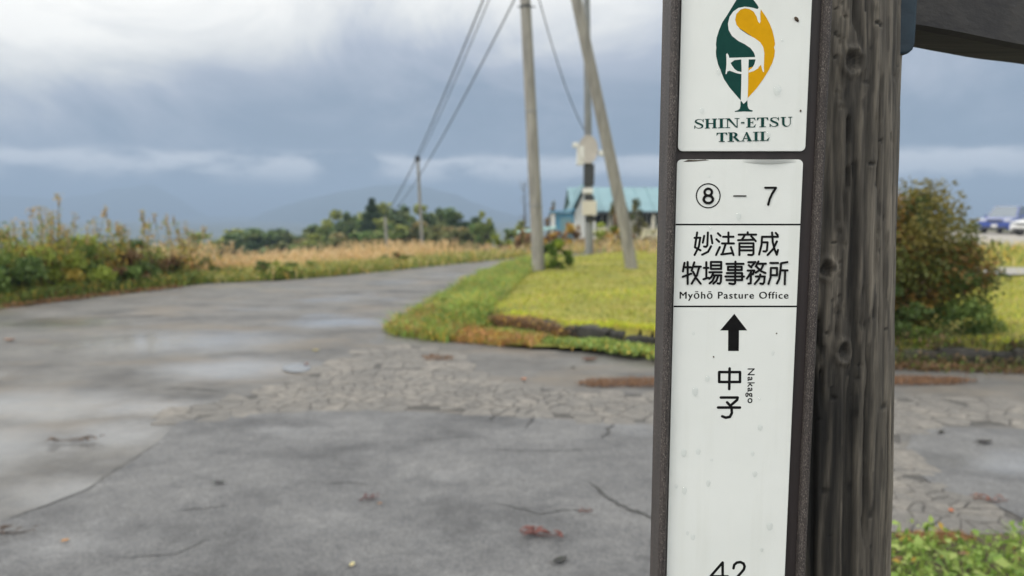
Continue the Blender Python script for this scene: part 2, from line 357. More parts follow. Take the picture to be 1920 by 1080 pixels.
def ragged(pts, amp, step, seed):
    out = []; n = len(pts)
    for i in range(n):
        a, c = Vector(pts[i]), Vector(pts[(i + 1) % n]); k = max(1, int((c - a).length / step)); nr = Vector((-(c - a).y, (c - a).x)).normalized() if (c - a).length else Vector((0, 0))
        for j in range(k):
            p = a.lerp(c, j / k); d = (float(fbm(p.x * 3.1, p.y * 3.1, seed, 3)) - .5) * 2 * amp; out.append(tuple(p + nr * d))
    return out
def sheet(name, poly, z, mat, kind='structure', parent=None):
    mb = MB(); mb.add([(x, y, z) for x, y in poly], [tuple(range(len(poly)))]); me = mb.mesh(name, mat)
    bm = bmesh.new(); bm.from_mesh(me); bmesh.ops.triangulate(bm, faces=bm.faces)
    for f in bm.faces:
        if f.normal.z < 0: f.normal_flip()
    bm.to_mesh(me); bm.free(); o = link(name, me, parent)
    if kind: o['kind'] = kind
    return o
pa = poly_px([(335, 792), (400, 782), (480, 776), (600, 771), (700, 769), (850, 776), (1000, 785), (1120, 791), (1230, 797), (1420, 800)]) + [(1.5, 4.6), (1.2, 3.9), (1.25, 3.0), (.8, 1.2), (.6, -3), (-3.6, -3), (-3.3, 1.2)] + poly_px([(0, 978), (90, 945), (190, 905), (250, 865), (300, 825)])
sheet('asphalt_patch', ragged(pa, .035, .09, 3), .005, PATCHM)
pb = poly_px([(1705, 812), (1760, 800), (1830, 803), (1920, 806), (2150, 815)]) + [(4.8, 3.4)] + poly_px([(1960, 1000), (1900, 962), (1835, 935), (1770, 920), (1725, 890), (1695, 850)])
sheet('asphalt_patch', ragged(pb, .03, .09, 9), .005, PATCHM)

# cracked, weathered asphalt: every fragment is a slab of its own
CHIP = []
for k, (c1, c2) in enumerate([((.275, .258, .237), (.105, .099, .09)), ((.25, .237, .22), (.095, .09, .083)), ((.295, .275, .25), (.115, .107, .096))]):
    m, t, b, o = newmat('cracked_asphalt_%s' % 'abc'[k]); geo = t.nodes.new('ShaderNodeNewGeometry')
    def wn(scale, det, rg):
        n_ = t.nodes.new('ShaderNodeTexNoise'); n_.inputs['Scale'].default_value = scale; n_.inputs['Detail'].default_value = det; n_.inputs['Roughness'].default_value = rg; t.links.new(geo.outputs['Position'], n_.inputs['Vector']); return n_.outputs['Fac']
    f1, f2, f3 = wn(120, 5, .8), wn(2.0, 5, .6), wn(14, 5, .7)
    ca = tramp(t, f1, [(.36, c2), (.62, c1)]); mA = t.nodes.new('ShaderNodeMix'); mA.data_type = 'RGBA'; mA.blend_type = 'MULTIPLY'; mA.inputs[0].default_value = 1
    t.links.new(ca, mA.inputs[6]); t.links.new(tramp(t, f3, [(.32, (.6, .6, .6)), (.62, (1.15, 1.14, 1.1))]), mA.inputs[7])
    mB = t.nodes.new('ShaderNodeMix'); mB.data_type = 'RGBA'; t.links.new(tramp(t, f2, [(.38, (.7,) * 3), (.56, (0,) * 3)]), mB.inputs[0]); t.links.new(mA.outputs[2], mB.inputs[6]); t.links.new(tramp(t, f1, [(.36, (.06, .058, .054)), (.64, (.19, .182, .17))]), mB.inputs[7])
    t.links.new(mB.outputs[2], b.inputs['Base Color']); b.inputs['Roughness'].default_value = .72; tbump(t, b, f1, .7, .006); CHIP.append(m)
band = poly_px([(322, 780), (350, 764), (450, 747), (545, 722), (600, 692), (690, 655), (770, 648), (850, 668), (880, 700), (920, 722), (1100, 734), (1230, 741), (1690, 748), (1920, 757), (2100, 765), (2100, 806), (1920, 800), (1760, 792), (1690, 806), (1690, 855), (1720, 895), (1765, 925), (1835, 942), (1920, 975), (2000, 1010), (2000, 1040), (1665, 1012), (1500, 1010), (1500, 802), (1230, 792), (1000, 780), (850, 771), (700, 764), (600, 766), (480, 772), (340, 788)])
band = ragged(band, .03, .12, 21)
bx0, bx1 = min(p[0] for p in band), max(p[0] for p in band); by0, by1 = min(p[1] for p in band), max(p[1] for p in band)
sites = []
rs = random.Random(5)
yy = by0
while yy < by1:
    st = .098 + .02 * math.sin(yy * 3); xx = bx0
    while xx < bx1:
        sites.append((xx + rs.uniform(-.075, .075), yy + rs.uniform(-.07, .07))); xx += st * 1.15
    yy += st
S_ = np.array(sites); S_ = S_[in_poly(S_[:, 0], S_[:, 1], band)]
# thin the sites here and there so that some fragments are large
keep = RNG.random(len(S_)) > .36; S_ = S_[keep]
SB = dist_line(S_[:, 0], S_[:, 1], band + band[:1])
def clip_half(poly, p, n):
    out = []
    for i in range(len(poly)):
        a, c = poly[i], poly[(i + 1) % len(poly)]; da = (a[0] - p[0]) * n[0] + (a[1] - p[1]) * n[1]; dc = (c[0] - p[0]) * n[0] + (c[1] - p[1]) * n[1]
        if da <= 0: out.append(a)
        if (da < 0) != (dc < 0) and da != dc:
            q = da / (da - dc); out.append((a[0] + q * (c[0] - a[0]), a[1] + q * (c[1] - a[1])))
    return out
frags = []
for i, (x, y) in enumerate(S_):
    d = np.hypot(S_[:, 0] - x, S_[:, 1] - y); nb = np.argsort(d)[1:14]
    pl = [(x - .14, y - .14), (x + .14, y - .14), (x + .14, y + .14), (x - .14, y + .14)]
    gap = .0020 + .005 * rs.random() ** 2
    if SB[i] < .06 and rs.random() < .25: continue
    for j in nb:
        if d[j] > .34: continue
        n = ((S_[j, 0] - x) / d[j], (S_[j, 1] - y) / d[j]); mid = ((S_[j, 0] + x) / 2 - n[0] * gap, (S_[j, 1] + y) / 2 - n[1] * gap)
        pl = clip_half(pl, mid, n)
        if len(pl) < 3: break
    if len(pl) < 3: continue
    c = Vector((sum(p[0] for p in pl) / len(pl), sum(p[1] for p in pl) / len(pl)))
    frags.append((c, [(p[0] - c.x, p[1] - c.y) for p in pl]))
def frag_mesh(pl, mat, zt):
    q_ = []
    for i in range(len(pl)):
        a, c = pl[i], pl[(i + 1) % len(pl)]; l_ = math.hypot(c[0] - a[0], c[1] - a[1]); k_ = 3 if l_ > .045 else (2 if l_ > .02 else 1)
        for j_ in range(k_): e_ = 0 if j_ == 0 else .07 * l_; q_.append((a[0] + (c[0] - a[0]) * j_ / k_ + rs.uniform(-e_, e_) * .6, a[1] + (c[1] - a[1]) * j_ / k_ + rs.uniform(-e_, e_) * .6))
    pl = q_; n = len(pl); V = []; ring = [pl, [(x * .975, y * .975) for x, y in pl], [(x * .93, y * .93) for x, y in pl]]; zs = [0, zt * .75, zt]
    tx, ty = rs.uniform(-.012, .012), rs.uniform(-.012, .012)
    for r, z in zip(ring, zs): V += [(x, y, z + (x * tx + y * ty if z else 0)) for x, y in r]
    F = [tuple(range(2 * n, 3 * n))]
    for k in (0, 1): F += [(k * n + i, k * n + (i + 1) % n, (k + 1) * n + (i + 1) % n, (k + 1) * n + i) for i in range(n)]
    return V, F
def vis_size(c, pl):
    a = 0
    for i in range(len(pl)): a += pl[i][0] * pl[(i + 1) % len(pl)][1] - pl[(i + 1) % len(pl)][0] * pl[i][1]
    u = 960 + c.x / c.y * FPX
    hid = 1240 < u < 1665 or u > 1950 or u < -10
    return -1 if hid else abs(a) / c.y ** 3
sheet('crack_bed', ragged(band, .0, .12, 21), .0012, pm('crack_bed', (.045, .043, .04), (.085, .08, .074), 22, .8, .5, .006), None, ROAD)
frags.sort(key=lambda q: -vis_size(*q))
rest = MB()
for k, (c, pl) in enumerate(frags):
    V, F = frag_mesh(pl, None, .003 + rs.random() * .003)
    if k < 300:
        mb = MB(); mb.add(V, F); mb.obj('asphalt_fragment', rs.choice(CHIP), ROAD, (c.x, c.y, .0016))
    else: rest.add([(x + c.x, y + c.y, z + .0016) for x, y, z in V], F)
if rest.v: rest.obj('asphalt_fragments', CHIP[1], ROAD)['kind'] = 'stuff'

# cracks cut as thin dark seams: narrow filled grooves lying on the patch
SEAM = pm('crack_filler', (.028, .028, .028), (.05, .048, .045), 40, .7)
def seam(px, w, z=.009):
    p = [Vector(gr(u, v)) for u, v in px]; L = []; R = []
    q = []
    for a, c in zip(p[:-1], p[1:]):
        for j in range(6): q.append(a.lerp(c, j / 6))
    q.append(p[-1])
    for i, a in enumerate(q):
        tg = (q[min(i + 1, len(q) - 1)] - q[max(i - 1, 0)]).normalized(); nr = Vector((-tg.y, tg.x, 0))
        ww = w * (.3 + 1.0 * float(vnoise(i * .7, 3.3, 4))) * (min(1, (i + .3) / 3, (len(q) - i - .7) / 3)); jit = nr * (float(fbm(i * .5, w * 900, 6, 2)) - .5) * .05
        L.append(a + nr * ww + jit); R.append(a - nr * ww + jit)
    V = [(x.x, x.y, z) for x in L + R]; n = len(L)
    return V, [(i, i + 1, n + i + 1, n + i) for i in range(n - 1)]
for px, w in [([(1105, 905), (1140, 935), (1170, 955), (1205, 965), (1235, 985)], .012), ([(1150, 795), (1140, 810), (1130, 825)], .010), ([(1000, 780), (996, 792), (985, 805)], .008), ([(925, 780), (922, 790)], .010),
              ([(895, 842), (960, 846), (1040, 848), (1120, 845)], .004), ([(600, 910), (650, 905), (700, 912)], .004), ([(330, 960), (380, 955), (430, 950)], .005), ([(760, 830), (850, 822), (930, 820)], .004),
              ([(930, 945), (1010, 965), (1060, 960), (1120, 962)], .005), ([(1215, 1010), (1240, 1045)], .004), ([(200, 1050), (330, 1040), (390, 1015)], .004), ([(300, 830), (230, 875), (160, 920), (60, 958), (0, 980)], .005), ([(0, 600), (120, 598), (230, 596), (320, 590)], .02), ([(570, 598), (650, 596), (742, 596)], .018), ([(690, 545), (760, 548), (845, 549)], .03), ([(300, 731), (340, 728), (420, 735)], .012), ([(120, 640), (220, 632), (300, 630)], .012)]:
    V, F = seam(px, w); mb = MB(); mb.add(V, F); mb.obj('crack', SEAM, ROAD)

# puddles
m, t, b, o = newmat('puddle_water')
b.inputs['Base Color'].default_value = (.06, .06, .058, 1); b.inputs['Roughness'].default_value = .03; b.inputs['IOR'].default_value = 1.33; b.inputs['Coat Weight'].default_value = 1; b.inputs['Coat IOR'].default_value = 1.6; b.inputs['Coat Roughness'].default_value = .02
WATER = m
def puddle(px, label, seed, z=.0095):
    p = poly_px(px); tag(sheet('puddle', ragged(p, .02, .05, seed), z, WATER, None), label, 'puddle', 'puddles standing on the road')
def ell(u, v, a, c, n=26): return [(u + a * math.cos(2 * math.pi * k / n), v + c * math.sin(2 * math.pi * k / n)) for k in range(n)]
puddle(ell(556, 692, 27, 8), 'small bright puddle beside the cracked asphalt', 2)

# ------------------------------------------------------------------ grass island
isl_left = [right_edge[k] for k in range(0, 8)][::-1] + [(1.0, 21.0)][::1]
island = right_edge + [(14, 6.2), (30, 6.0), (30, 15.2), (12, 24.5), (6, 22.8), (2.6, 21.4), (1.0, 20.5)]
edge_line = [(1.6, 21.2), (1.0, 20.5)] + right_edge[:9] + poly_px([(925, 649)])
wall_px = [(912, 610), (935, 618), (1000, 630), (1060, 639), (1140, 651), (1230, 664), (1400, 675), (1690, 685), (1920, 692), (2200, 700)]
wall_line = poly_px(wall_px)
WALLH = .23
def yw(x): return np.interp(x, [p[0] for p in wall_line], [p[1] for p in wall_line], left=-99)
def isl_h(x, y):
    de = dist_line(x, y, edge_line); de2 = np.where(x > -.4, 9, de)
    d = np.minimum(de, 9)
    z = .22 * np.clip((d - .1) / 1.3, 0, 1) ** .85
    z = np.where(np.asarray(y) < yw(x) + .08, np.minimum(z, .03), z)
    return .012 + z + (fbm(np.asarray(x) * 1.5, np.asarray(y) * 1.5, 31, 3) - .5) * .05 * np.clip(d, 0, 1)
step = .11
ix = np.arange(-1.8, 16, step); iy = np.arange(6.2, 25, step)
X, Y = np.meshgrid(ix, iy)
inside = in_poly(X, Y, island)
dwall = dist_line(X, Y, wall_line)
Zi = isl_h(X, Y)
cent = in_poly(X + step / 2, Y + step / 2, island) & (dist_line(X + step / 2, Y + step / 2, wall_line) > .03)
I = np.arange(X.size).reshape(X.shape)
Fq = np.stack([I[:-1, :-1], I[:-1, 1:], I[1:, 1:], I[1:, :-1]], -1)[cent[:-1, :-1]]
m, t, b, o = newmat('lawn_turf')
t.links.new(tramp(t, tnoise(t, 1.6, 6, .65), [(.3, (.16, .17, .028)), (.5, (.28, .275, .045)), (.72, (.36, .28, .07))]), b.inputs['Base Color']); b.inputs['Roughness'].default_value = .95
tbump(t, b, tnoise(t, 40, 4, .7), .8, .03); TURF = m
tag(link('lawn', npmesh('lawn', np.stack([X, Y, Zi], -1).reshape(-1, 3), Fq, TURF, smooth=True)), kind='structure')

# foliage builders -------------------------------------------------
def unit(a): return a / (np.linalg.norm(a, axis=-1, keepdims=True) + 1e-9)
def leaf_arrays(C, size, col, upb=.4, asp=.5, droop=0):
    n = len(C); T = unit(RNG.normal(size=(n, 3)) + np.array([0, 0, -droop])); Nn = unit(RNG.normal(size=(n, 3)) + np.array([0, 0, upb * 2]))
    B = unit(np.cross(Nn, T)); s = (size * (0.6 + .8 * RNG.random(n)))[:, None]
    up_ = np.cross(T, B) * s * .12
    V = np.stack([C - T * s * .5, C + B * s * asp * .5 + up_, C + T * s * .5, C - B * s * asp * .5 + up_], 1).reshape(-1, 3)
    F = np.arange(4 * n).reshape(n, 4); return V, F, np.repeat(col, 4, 0)
def pal(n, cols, w=None, var=.25):
    cols = np.array(cols); k = RNG.choice(len(cols), n, p=None if w is None else np.array(w) / sum(w)); c = cols[k] * (1 + (RNG.random((n, 1)) - .5) * 2 * var) * 1.95; return np.clip(c, 0, .85)
def merge(parts):
    V = []; F = []; C = []; o = 0
    for v, f, c in parts: V.append(v); F.append(f + o); C.append(c); o += len(v)
    return np.concatenate(V), F, np.concatenate(C)
def blade_arrays(P, h, w, col, lean=.35, curl=.3):
    """each blade: two quads that narrow to a point, bending over"""
    n = len(P); a = RNG.random(n) * 2 * np.pi; D = np.stack([np.cos(a), np.sin(a), np.zeros(n)], -1)
    a2 = RNG.random(n) * 2 * np.pi; B = np.stack([np.cos(a2), np.sin(a2), np.zeros(n)], -1) * (w * .5)[:, None]
    l = (lean * RNG.random(n) * h)[:, None]; c = (curl * RNG.random(n) * h)[:, None]; up_ = np.array([0, 0, 1.0])
    m1 = P + D * l * .4 + up_ * (h * .55)[:, None]; tip = P + D * (l + c) + up_ * (h * (1 - .25 * curl))[:, None]
    V = np.stack([P - B, P + B, m1 + B * .75, m1 - B * .75, tip + B * .12, tip - B * .12], 1).reshape(-1, 3)
    I = np.arange(n)[:, None] * 6; F = np.concatenate([I + np.array([0, 1, 2, 3]), I + np.array([3, 2, 4, 5])])
    return V, F, np.repeat(col, 6, 0), tip
def scatter(poly, n):
    x0, x1 = min(p[0] for p in poly), max(p[0] for p in poly); y0, y1 = min(p[1] for p in poly), max(p[1] for p in poly); out = []; c = 0
    while c < n:
        x = RNG.uniform(x0, x1, n * 2); y = RNG.uniform(y0, y1, n * 2); k = in_poly(x, y, poly); out.append(np.stack([x[k], y[k]], -1)); c += k.sum()
    return np.concatenate(out)[:n]
def stuff(name, parts, mat, label, cat):
    V, F, C = merge(parts); o = link(name, npmesh(name, V, F, mat, C)); return tag(o, label, cat, kind='stuff')
def in_view(xy, pad=80):
    u = 960 + xy[:, 0] / np.maximum(xy[:, 1], .1) * FPX; return (u > -pad) & (u < 1920 + pad)

DG, MG, YG, OC, OR, BR, TAN, RED = (.048, .076, .02), (.07, .105, .024), (.15, .18, .032), (.32, .21, .04), (.34, .14, .03), (.13, .08, .04), (.48, .33, .155), (.22, .055, .03)
# lawn blades: denser near the camera
xy = scatter([p for p in island], 240000); xy = xy[in_view(xy)]
xy = xy[(RNG.random(len(xy)) < np.clip((9.5 / xy[:, 1]) ** 1.3, .12, 1)) & (dist_line(xy[:, 0], xy[:, 1], wall_line) > .16)]
xy = xy[xy[:, 1] > yw(xy[:, 0]) + .1]
de = dist_line(xy[:, 0], xy[:, 1], edge_line); xy = xy[de > .5]
n = len(xy); P = np.column_stack([xy, isl_h(xy[:, 0], xy[:, 1]) - .01])
pt = fbm(xy[:, 0] * 1.1, xy[:, 1] * 1.1, 77, 3)[:, None]
col = pal(n, [(.16, .185, .024), (.21, .215, .032), (.25, .205, .05), (.095, .12, .022), (.20, .14, .05)], [3, 4, 1.8, 2, .6], .25) * (.45 + 1.1 * pt)
V, F, C, _ = blade_arrays(P, RNG.uniform(.02, .06, n) * (.5 + 1.2 * pt[:, 0]) + .03 * (RNG.random(n) > .97), RNG.uniform(.006, .012, n) * (1 + xy[:, 1] / 14), col, .7, .5)
stuff('lawn_grass', [(V, F, C)], LEAF, 'short yellow-green grass of the raised lawn behind the stone kerb', 'grass')

# weeds on the island's sloping left edge and at the foot of the wall
def verge(line, n, w0, w1, side, zf, hh, cols, wts, leafn, leafs, seed=0):
    L = np.array(line); seg = np.hypot(*(L[1:] - L[:-1]).T); k = RNG.choice(len(seg), n, p=seg / seg.sum()); q = RNG.random(n)[:, None]
    p = L[k] * (1 - q) + L[k + 1] * q; d = unit(L[k + 1] - L[k]); nr = np.stack([-d[:, 1], d[:, 0]], -1) * side
    p = p + nr * RNG.uniform(w0, w1, n)[:, None]
    P = np.column_stack([p, zf(p[:, 0], p[:, 1]) - .01])
    cl = fbm(p[:, 0] * 1.7, p[:, 1] * 1.7, 50 + seed, 3)
    col = pal(n, cols, wts) * (.6 + .8 * cl[:, None])
    parts = []
    V, F, C, tip = blade_arrays(P, RNG.uniform(hh[0], hh[1], n) * (.4 + 1.2 * cl), RNG.uniform(.006, .016, n), col, .8, .6); parts.append((V, F, C))
    m_ = RNG.integers(0, n, leafn); Cc = P[m_] + np.column_stack([RNG.normal(0, .05, (leafn, 2)), RNG.uniform(.01, hh[1] * .7, leafn) * (.4 + 1.2 * cl[m_])])
    parts.append(leaf_arrays(Cc, leafs, pal(leafn, cols, wts) * (.6 + .8 * cl[m_][:, None]), .8, .6)); return parts
ztop = lambda x, y: isl_h(x, y)
zflat = lambda x, y: np.zeros_like(x) + .004
p1 = verge(right_edge[:9], 30000, -.12, 1.15, 1, ztop, (.03, .23), [(.10, .15, .035), YG, MG, (.15, .22, .05), OC, (.22, .14, .06)], [4, 5, 2, 4, 1.4, 1], 14000, .035)
stuff('verge_weeds', p1, LEAF, 'green weeds on the slope between the road and the lawn', 'weeds')
p2 = verge(right_edge[4:10], 3400, -.04, .40, 1, ztop, (.05, .16), [(.26, .12, .05), (.2, .11, .05), OC, (.25, .14, .06), YG], [3, 3, 2, 3, 2.5], 3600, .03, 3)
stuff('dead_weeds', p2, LEAF, 'rusty brown dead weeds at the tip of the grass island', 'weeds')
p3 = verge(wall_line[1:7], 3600, -.40, -.06, 1, lambda x, y: isl_h(x, y), (.02, .09), [YG, MG, (.16, .23, .06), OC], [4, 2, 4, .9], 10000, .04, 5)
stuff('kerb_weeds', p3, LEAF, 'bright green leafy weeds along the foot of the stone kerb', 'weeds')
p4 = verge(wall_line[6:], 2000, -.24, .04, 1, zflat, (.02, .09), [(.11, .06, .03), (.08, .05, .03), (.13, .09, .04), (.09, .055, .03), MG], [2, 4, 2, 3, 3], 3600, .03, 7)
stuff('leaf_litter', p4, LEAF, 'brown fallen leaves along the kerb below the shrub', 'leaf litter')
pm_ = verge(wall_line[1:], 4200, .04, .30, 1, lambda x, y: isl_h(x, y), (.015, .05), [(.28, .30, .02), (.22, .26, .02), OC], [4, 4, 1], 2500, .02, 9)
stuff('kerb_moss', pm_, LEAF, 'yellow-green moss and turf hanging over the kerb top', 'moss')
dd = verge(poly_px([(890, 612), (930, 618), (1000, 628), (1075, 640)]), 1500, -.16, .10, 1, lambda x, y: np.zeros_like(x) + .03, (.10, .24), [BR, (.07, .05, .035), (.2, .1, .045), OC], [4, 3, 2, 1], 3000, .035, 12)
stuff('withered_grass', dd, LEAF, 'withered dark brown grass tuft over the left end of the kerb', 'grass')

p5 = verge(wall_line[6:], 2600, -.10, .16, 1, lambda x, y: np.where(y > yw(x) + .03, .16, .0) + RNG.random(np.shape(x)) * .05, (.05, .20), [(.05, .06, .02), (.09, .06, .035), MG, (.12, .08, .04), (.10, .12, .03)], [3, 3, 2, 2, 2], 3000, .035, 15)
stuff('kerb_weeds', p5, LEAF, 'dark withered weeds over the kerb below the big shrub', 'weeds')

# kerb of rough stones
STONE = [pm('kerb_stone_%s' % 'abc'[k], c, tuple(x * .5 for x in c), 9, .9, .9, .03, coord='Object') for k, c in enumerate([(.055, .052, .045), (.04, .039, .034), (.085, .08, .066)])]
kerb = empty('stone_kerb', (wall_line[1][0], wall_line[1][1], 0)); tag(kerb, 'low kerb of dark rough stones holding the raised lawn', 'kerb')
kb = Vector(kerb.location); acc = 0; segs = list(zip(wall_line[1:-1], wall_line[2:])); first = True
for (x0, y0), (x1, y1) in segs:
    a, c = Vector((x0, y0)), Vector((x1, y1)); L = (c - a).length; dr = (c - a) / L; nr = Vector((-dr.y, dr.x)); p = 0
    while p < L - .06:
        w = min(random.choice((random.uniform(.13, .22), random.uniform(.25, .5))), L - p); hgt = WALLH * random.uniform(.66, 1.0)
        if first: hgt *= .7; first = False
        bm = bmesh.new(); bmesh.ops.create_cube(bm, size=1); bmesh.ops.subdivide_edges(bm, edges=bm.edges, cuts=3, use_grid_fill=True)
        for q in bm.verts:
            s_ = q.co.copy(); rnd = max(abs(s_.x), abs(s_.y), abs(s_.z)); sph = s_.normalized() * .62
            q.co = s_.lerp(sph, .32) + Vector([random.uniform(-.05, .05) for _ in range(3)])
            q.co = Vector((q.co.x * (w - .012), q.co.y * .26, q.co.z * hgt))
        me = bpy.data.meshes.new('stone'); bm.to_mesh(me); bm.free(); me.materials.append(random.choice(STONE)); auto_smooth(me, 40)
        o = link('stone', me, kerb); cc = a + dr * (p + w / 2) + nr * (.10 + random.uniform(-.015, .015)); o.location = (cc.x - kb.x, cc.y - kb.y, hgt / 2 - .01); o.rotation_euler = (random.uniform(-.05, .05), random.uniform(-.04, .04), math.atan2(dr.y, dr.x) + random.uniform(-.05, .05)); p += w

# needle litter drifts on the asphalt
def litter(name, px, n, cols, label, z=.012):
    xy = scatter(poly_px(px), n); V, F, C = leaf_arrays(np.column_stack([xy, RNG.uniform(z, z + .012, n)]), .045, pal(n, cols), 2.0, .12); stuff(name, [(V, F, C)], STRAW, label, 'needle litter')
NB = [(.12, .065, .035), (.15, .085, .045), (.09, .05, .03)]
litter('needle_litter', [(1075, 722), (1110, 714), (1180, 711), (1330, 712), (1330, 726), (1230, 727), (1120, 728)], 2600, NB, 'rusty drift of fallen needles left of the signpost')
litter('needle_litter', [(1600, 712), (1700, 708), (1790, 711), (1835, 717), (1780, 723), (1690, 724), (1600, 724)], 2200, NB, 'rusty drift of fallen needles right of the wooden post')
litter('needle_litter', [(790, 668), (850, 670), (848, 677), (800, 678)], 260, NB, 'small needle drift near the grass island')
litter('needle_litter', [(1680, 1012), (1720, 1006), (1800, 1008), (1830, 1020), (1700, 1030)], 1500, [(.22, .13, .05), (.17, .10, .045), (.12, .065, .035)], 'orange-brown litter behind the weeds in the right foreground')

# ------------------------------------------------------------------ trail sign
def sg(u, v):                              # a spot on the plane of the sign's plates: x, z
    p = at(u, v, YS); return (p.x, p.z)
zt, zb = sg(1400, -70)[1], sg(1400, 1250)[1]
def sx(u, v=540): return sg(u, v)[0]
sign = empty('trail_signpost', (.17, .535, 0)); tag(sign, 'brown trail signpost board carrying white plates with an emblem, Japanese text and an arrow', 'signpost')
def sign_child(name, V, F, mat, parent=None, off=(.17, .535, 0), **k):
    mb = MB(); mb.add([(x - off[0], y - off[1], z - off[2]) for x, y, z in V], F); return mb.obj(name, mat, parent or sign, **k)
# board outline seen from above: (x, y), rims stand 3 mm proud of the bed
xl, xr = sx(1245), sx(1533); gl, grr = sx(1261), sx(1518)
prof = [(xl, .548), (xl, .5185), (xl + .0022, .5155), (gl - .0022, .5155), (gl - .0003, .5178), (gl, .5222), (grr, .5222), (grr + .0004, .5182), (grr + .0022, .5155), (xr - .0020, .5155), (xr, .518), (xr, .548)]
ztop_b = 1.72; zs = [0] + list(np.linspace(.9, ztop_b - .004, 90)) + [ztop_b]
V = []; F = []; n = len(prof)
for k, z in enumerate(zs):
    s_ = .0 if k < len(zs) - 1 else .0015
    for j, (x, y) in enumerate(prof):
        jit = (float(fbm(z * 90, j * 3.7, 5, 2)) - .5) * .0006 if j in (2, 3, 8, 9) else 0
        V.append((x + jit, y + jit + s_, z))
for k in range(len(zs) - 1):
    for j in range(n): F.append((k * n + j, k * n + (j + 1) % n, (k + 1) * n + (j + 1) % n, (k + 1) * n + j))
F.append(tuple(range(n - 1, -1, -1))); F.append(tuple((len(zs) - 1) * n + j for j in range(n)))
sign_child('board', V, F, BOARD)
# smooth darker bed between the rims
sign_child('board_bed', [(gl + .0003, .5218, .02), (grr - .0003, .5218, .02), (grr - .0003, .5218, 1.718), (gl + .0003, .5218, 1.718)], [(0, 1, 2, 3)], BOARDIN)
def rrect(x0, x1, z0, z1, r, n=6):
    out = []
    for cx, cz, a0 in ((x1 - r, z1 - r, 0), (x0 + r, z1 - r, 90), (x0 + r, z0 + r, 180), (x1 - r, z0 + r, 270)):
        for k in range(n + 1): a = math.radians(a0 + 90 * k / n); out.append((cx + r * math.cos(a), cz + r * math.sin(a)))
    return out
def plate(name, u0, u1, vtop, vbot, r=.0035):
    x0, x1 = sx(u0, 540), sx(u1, 540); mb = MB(); mb.prism([(x - .17, z) for x, z in rrect(x0, x1, sg(1400, vbot)[1], sg(1400, vtop)[1], r)], YS - .535, .5214 - .535)
    return mb.obj(name, VINYL, sign, bevel=.0003, seg=2)
PL0, PL1 = 1263.5, 1495.5
logo = plate('emblem_plate', PL0 + 1, PL1 + 3, -75, 283.5); dirp = plate('direction_plate', PL0, PL1, 299, 1260)
class Print:                               # flat print: polygons in photo-traced sign coordinates, each a hair above the last
    def __init__(s, lift=.00006): s.V = []; s.F = []; s.y = YS - lift
    def poly(s, pts, lift=0):
        o = len(s.V); s.y -= 4e-6
        for u, v in pts: x, z = sg(u, v); s.V.append((x, s.y - lift, z))
        s.F.append(tuple(range(o, o + len(pts)))); return s
    def capsule(s, a, c, w, n=7):
        a, c = Vector(a), Vector(c); d = c - a; ang = math.atan2(d.y, d.x); r = w / 2; out = []
        for k in range(n + 1): g = ang + math.pi / 2 + math.pi * k / n; out.append((a.x + r * math.cos(g), a.y + r * math.sin(g)))
        for k in range(n + 1): g = ang - math.pi / 2 + math.pi * k / n; out.append((c.x + r * math.cos(g), c.y + r * math.sin(g)))
        return s.poly(out)
    def stroke(s, pts, w):
        for a, c in zip(pts[:-1], pts[1:]): s.capsule(a, c, w)
        return s
    def put(s, name, mat, parent):
        return sign_child(name, s.V, s.F, mat, parent)
def zmap(x0, y0, k): return lambda p: (x0 + p[0] / k, y0 + p[1] / k)
def smooth_poly(pts, it=2):
    for _ in range(it):
        q = []
        for i in range(len(pts)):
            a, c = pts[i], pts[(i + 1) % len(pts)]; q += [(a[0] * .75 + c[0] * .25, a[1] * .75 + c[1] * .25), (a[0] * .25 + c[0] * .75, a[1] * .25 + c[1] * .75)]
        pts = q
    return pts
A = zmap(1300, 0, 8.31); B = zmap(1280, 120, 6.355)
# emblem: green half, yellow half, then the white letters over both
gpts = [A(p) for p in [(940, 0), (1005, 90), (1018, 120), (1000, 142), (930, 128), (860, 108), (860, 300), (1000, 700), (1000, 1000)]] + [B(p) for p in [(760, 90), (740, 300), (715, 470), (690, 432), (560, 282), (492, 180), (447, 65), (420, 0)]] + \
       [A(p) for p in [(384, 1000), (356, 880), (350, 800), (358, 745), (352, 690), (362, 590), (400, 470), (450, 350), (530, 230), (600, 115), (670, 0), (740, -110), (790, -170), (840, -110)]]
Print().poly(gpts).put('emblem_green_half', GREENINK, logo)
ypts = [A(p) for p in [(1052, 146), (1130, 260), (1190, 370), (1232, 480), (1260, 600), (1272, 690), (1256, 740), (1270, 790), (1260, 880), (1230, 980), (1180, 1080)]] + [B(p) for p in [(1040, 50), (1020, 82), (960, 180), (880, 290), (776, 405), (740, 400), (740, 60)]] + \
       [A(p) for p in [(1000, 1020), (1000, 720), (900, 560), (690, 420), (640, 310), (660, 215), (730, 145), (800, 122), (880, 135), (950, 180), (990, 260), (1010, 330), (1030, 362), (1044, 330), (1040, 230)]]
Print(.00012).poly(ypts).put('emblem_yellow_half', YELLOWINK, logo)
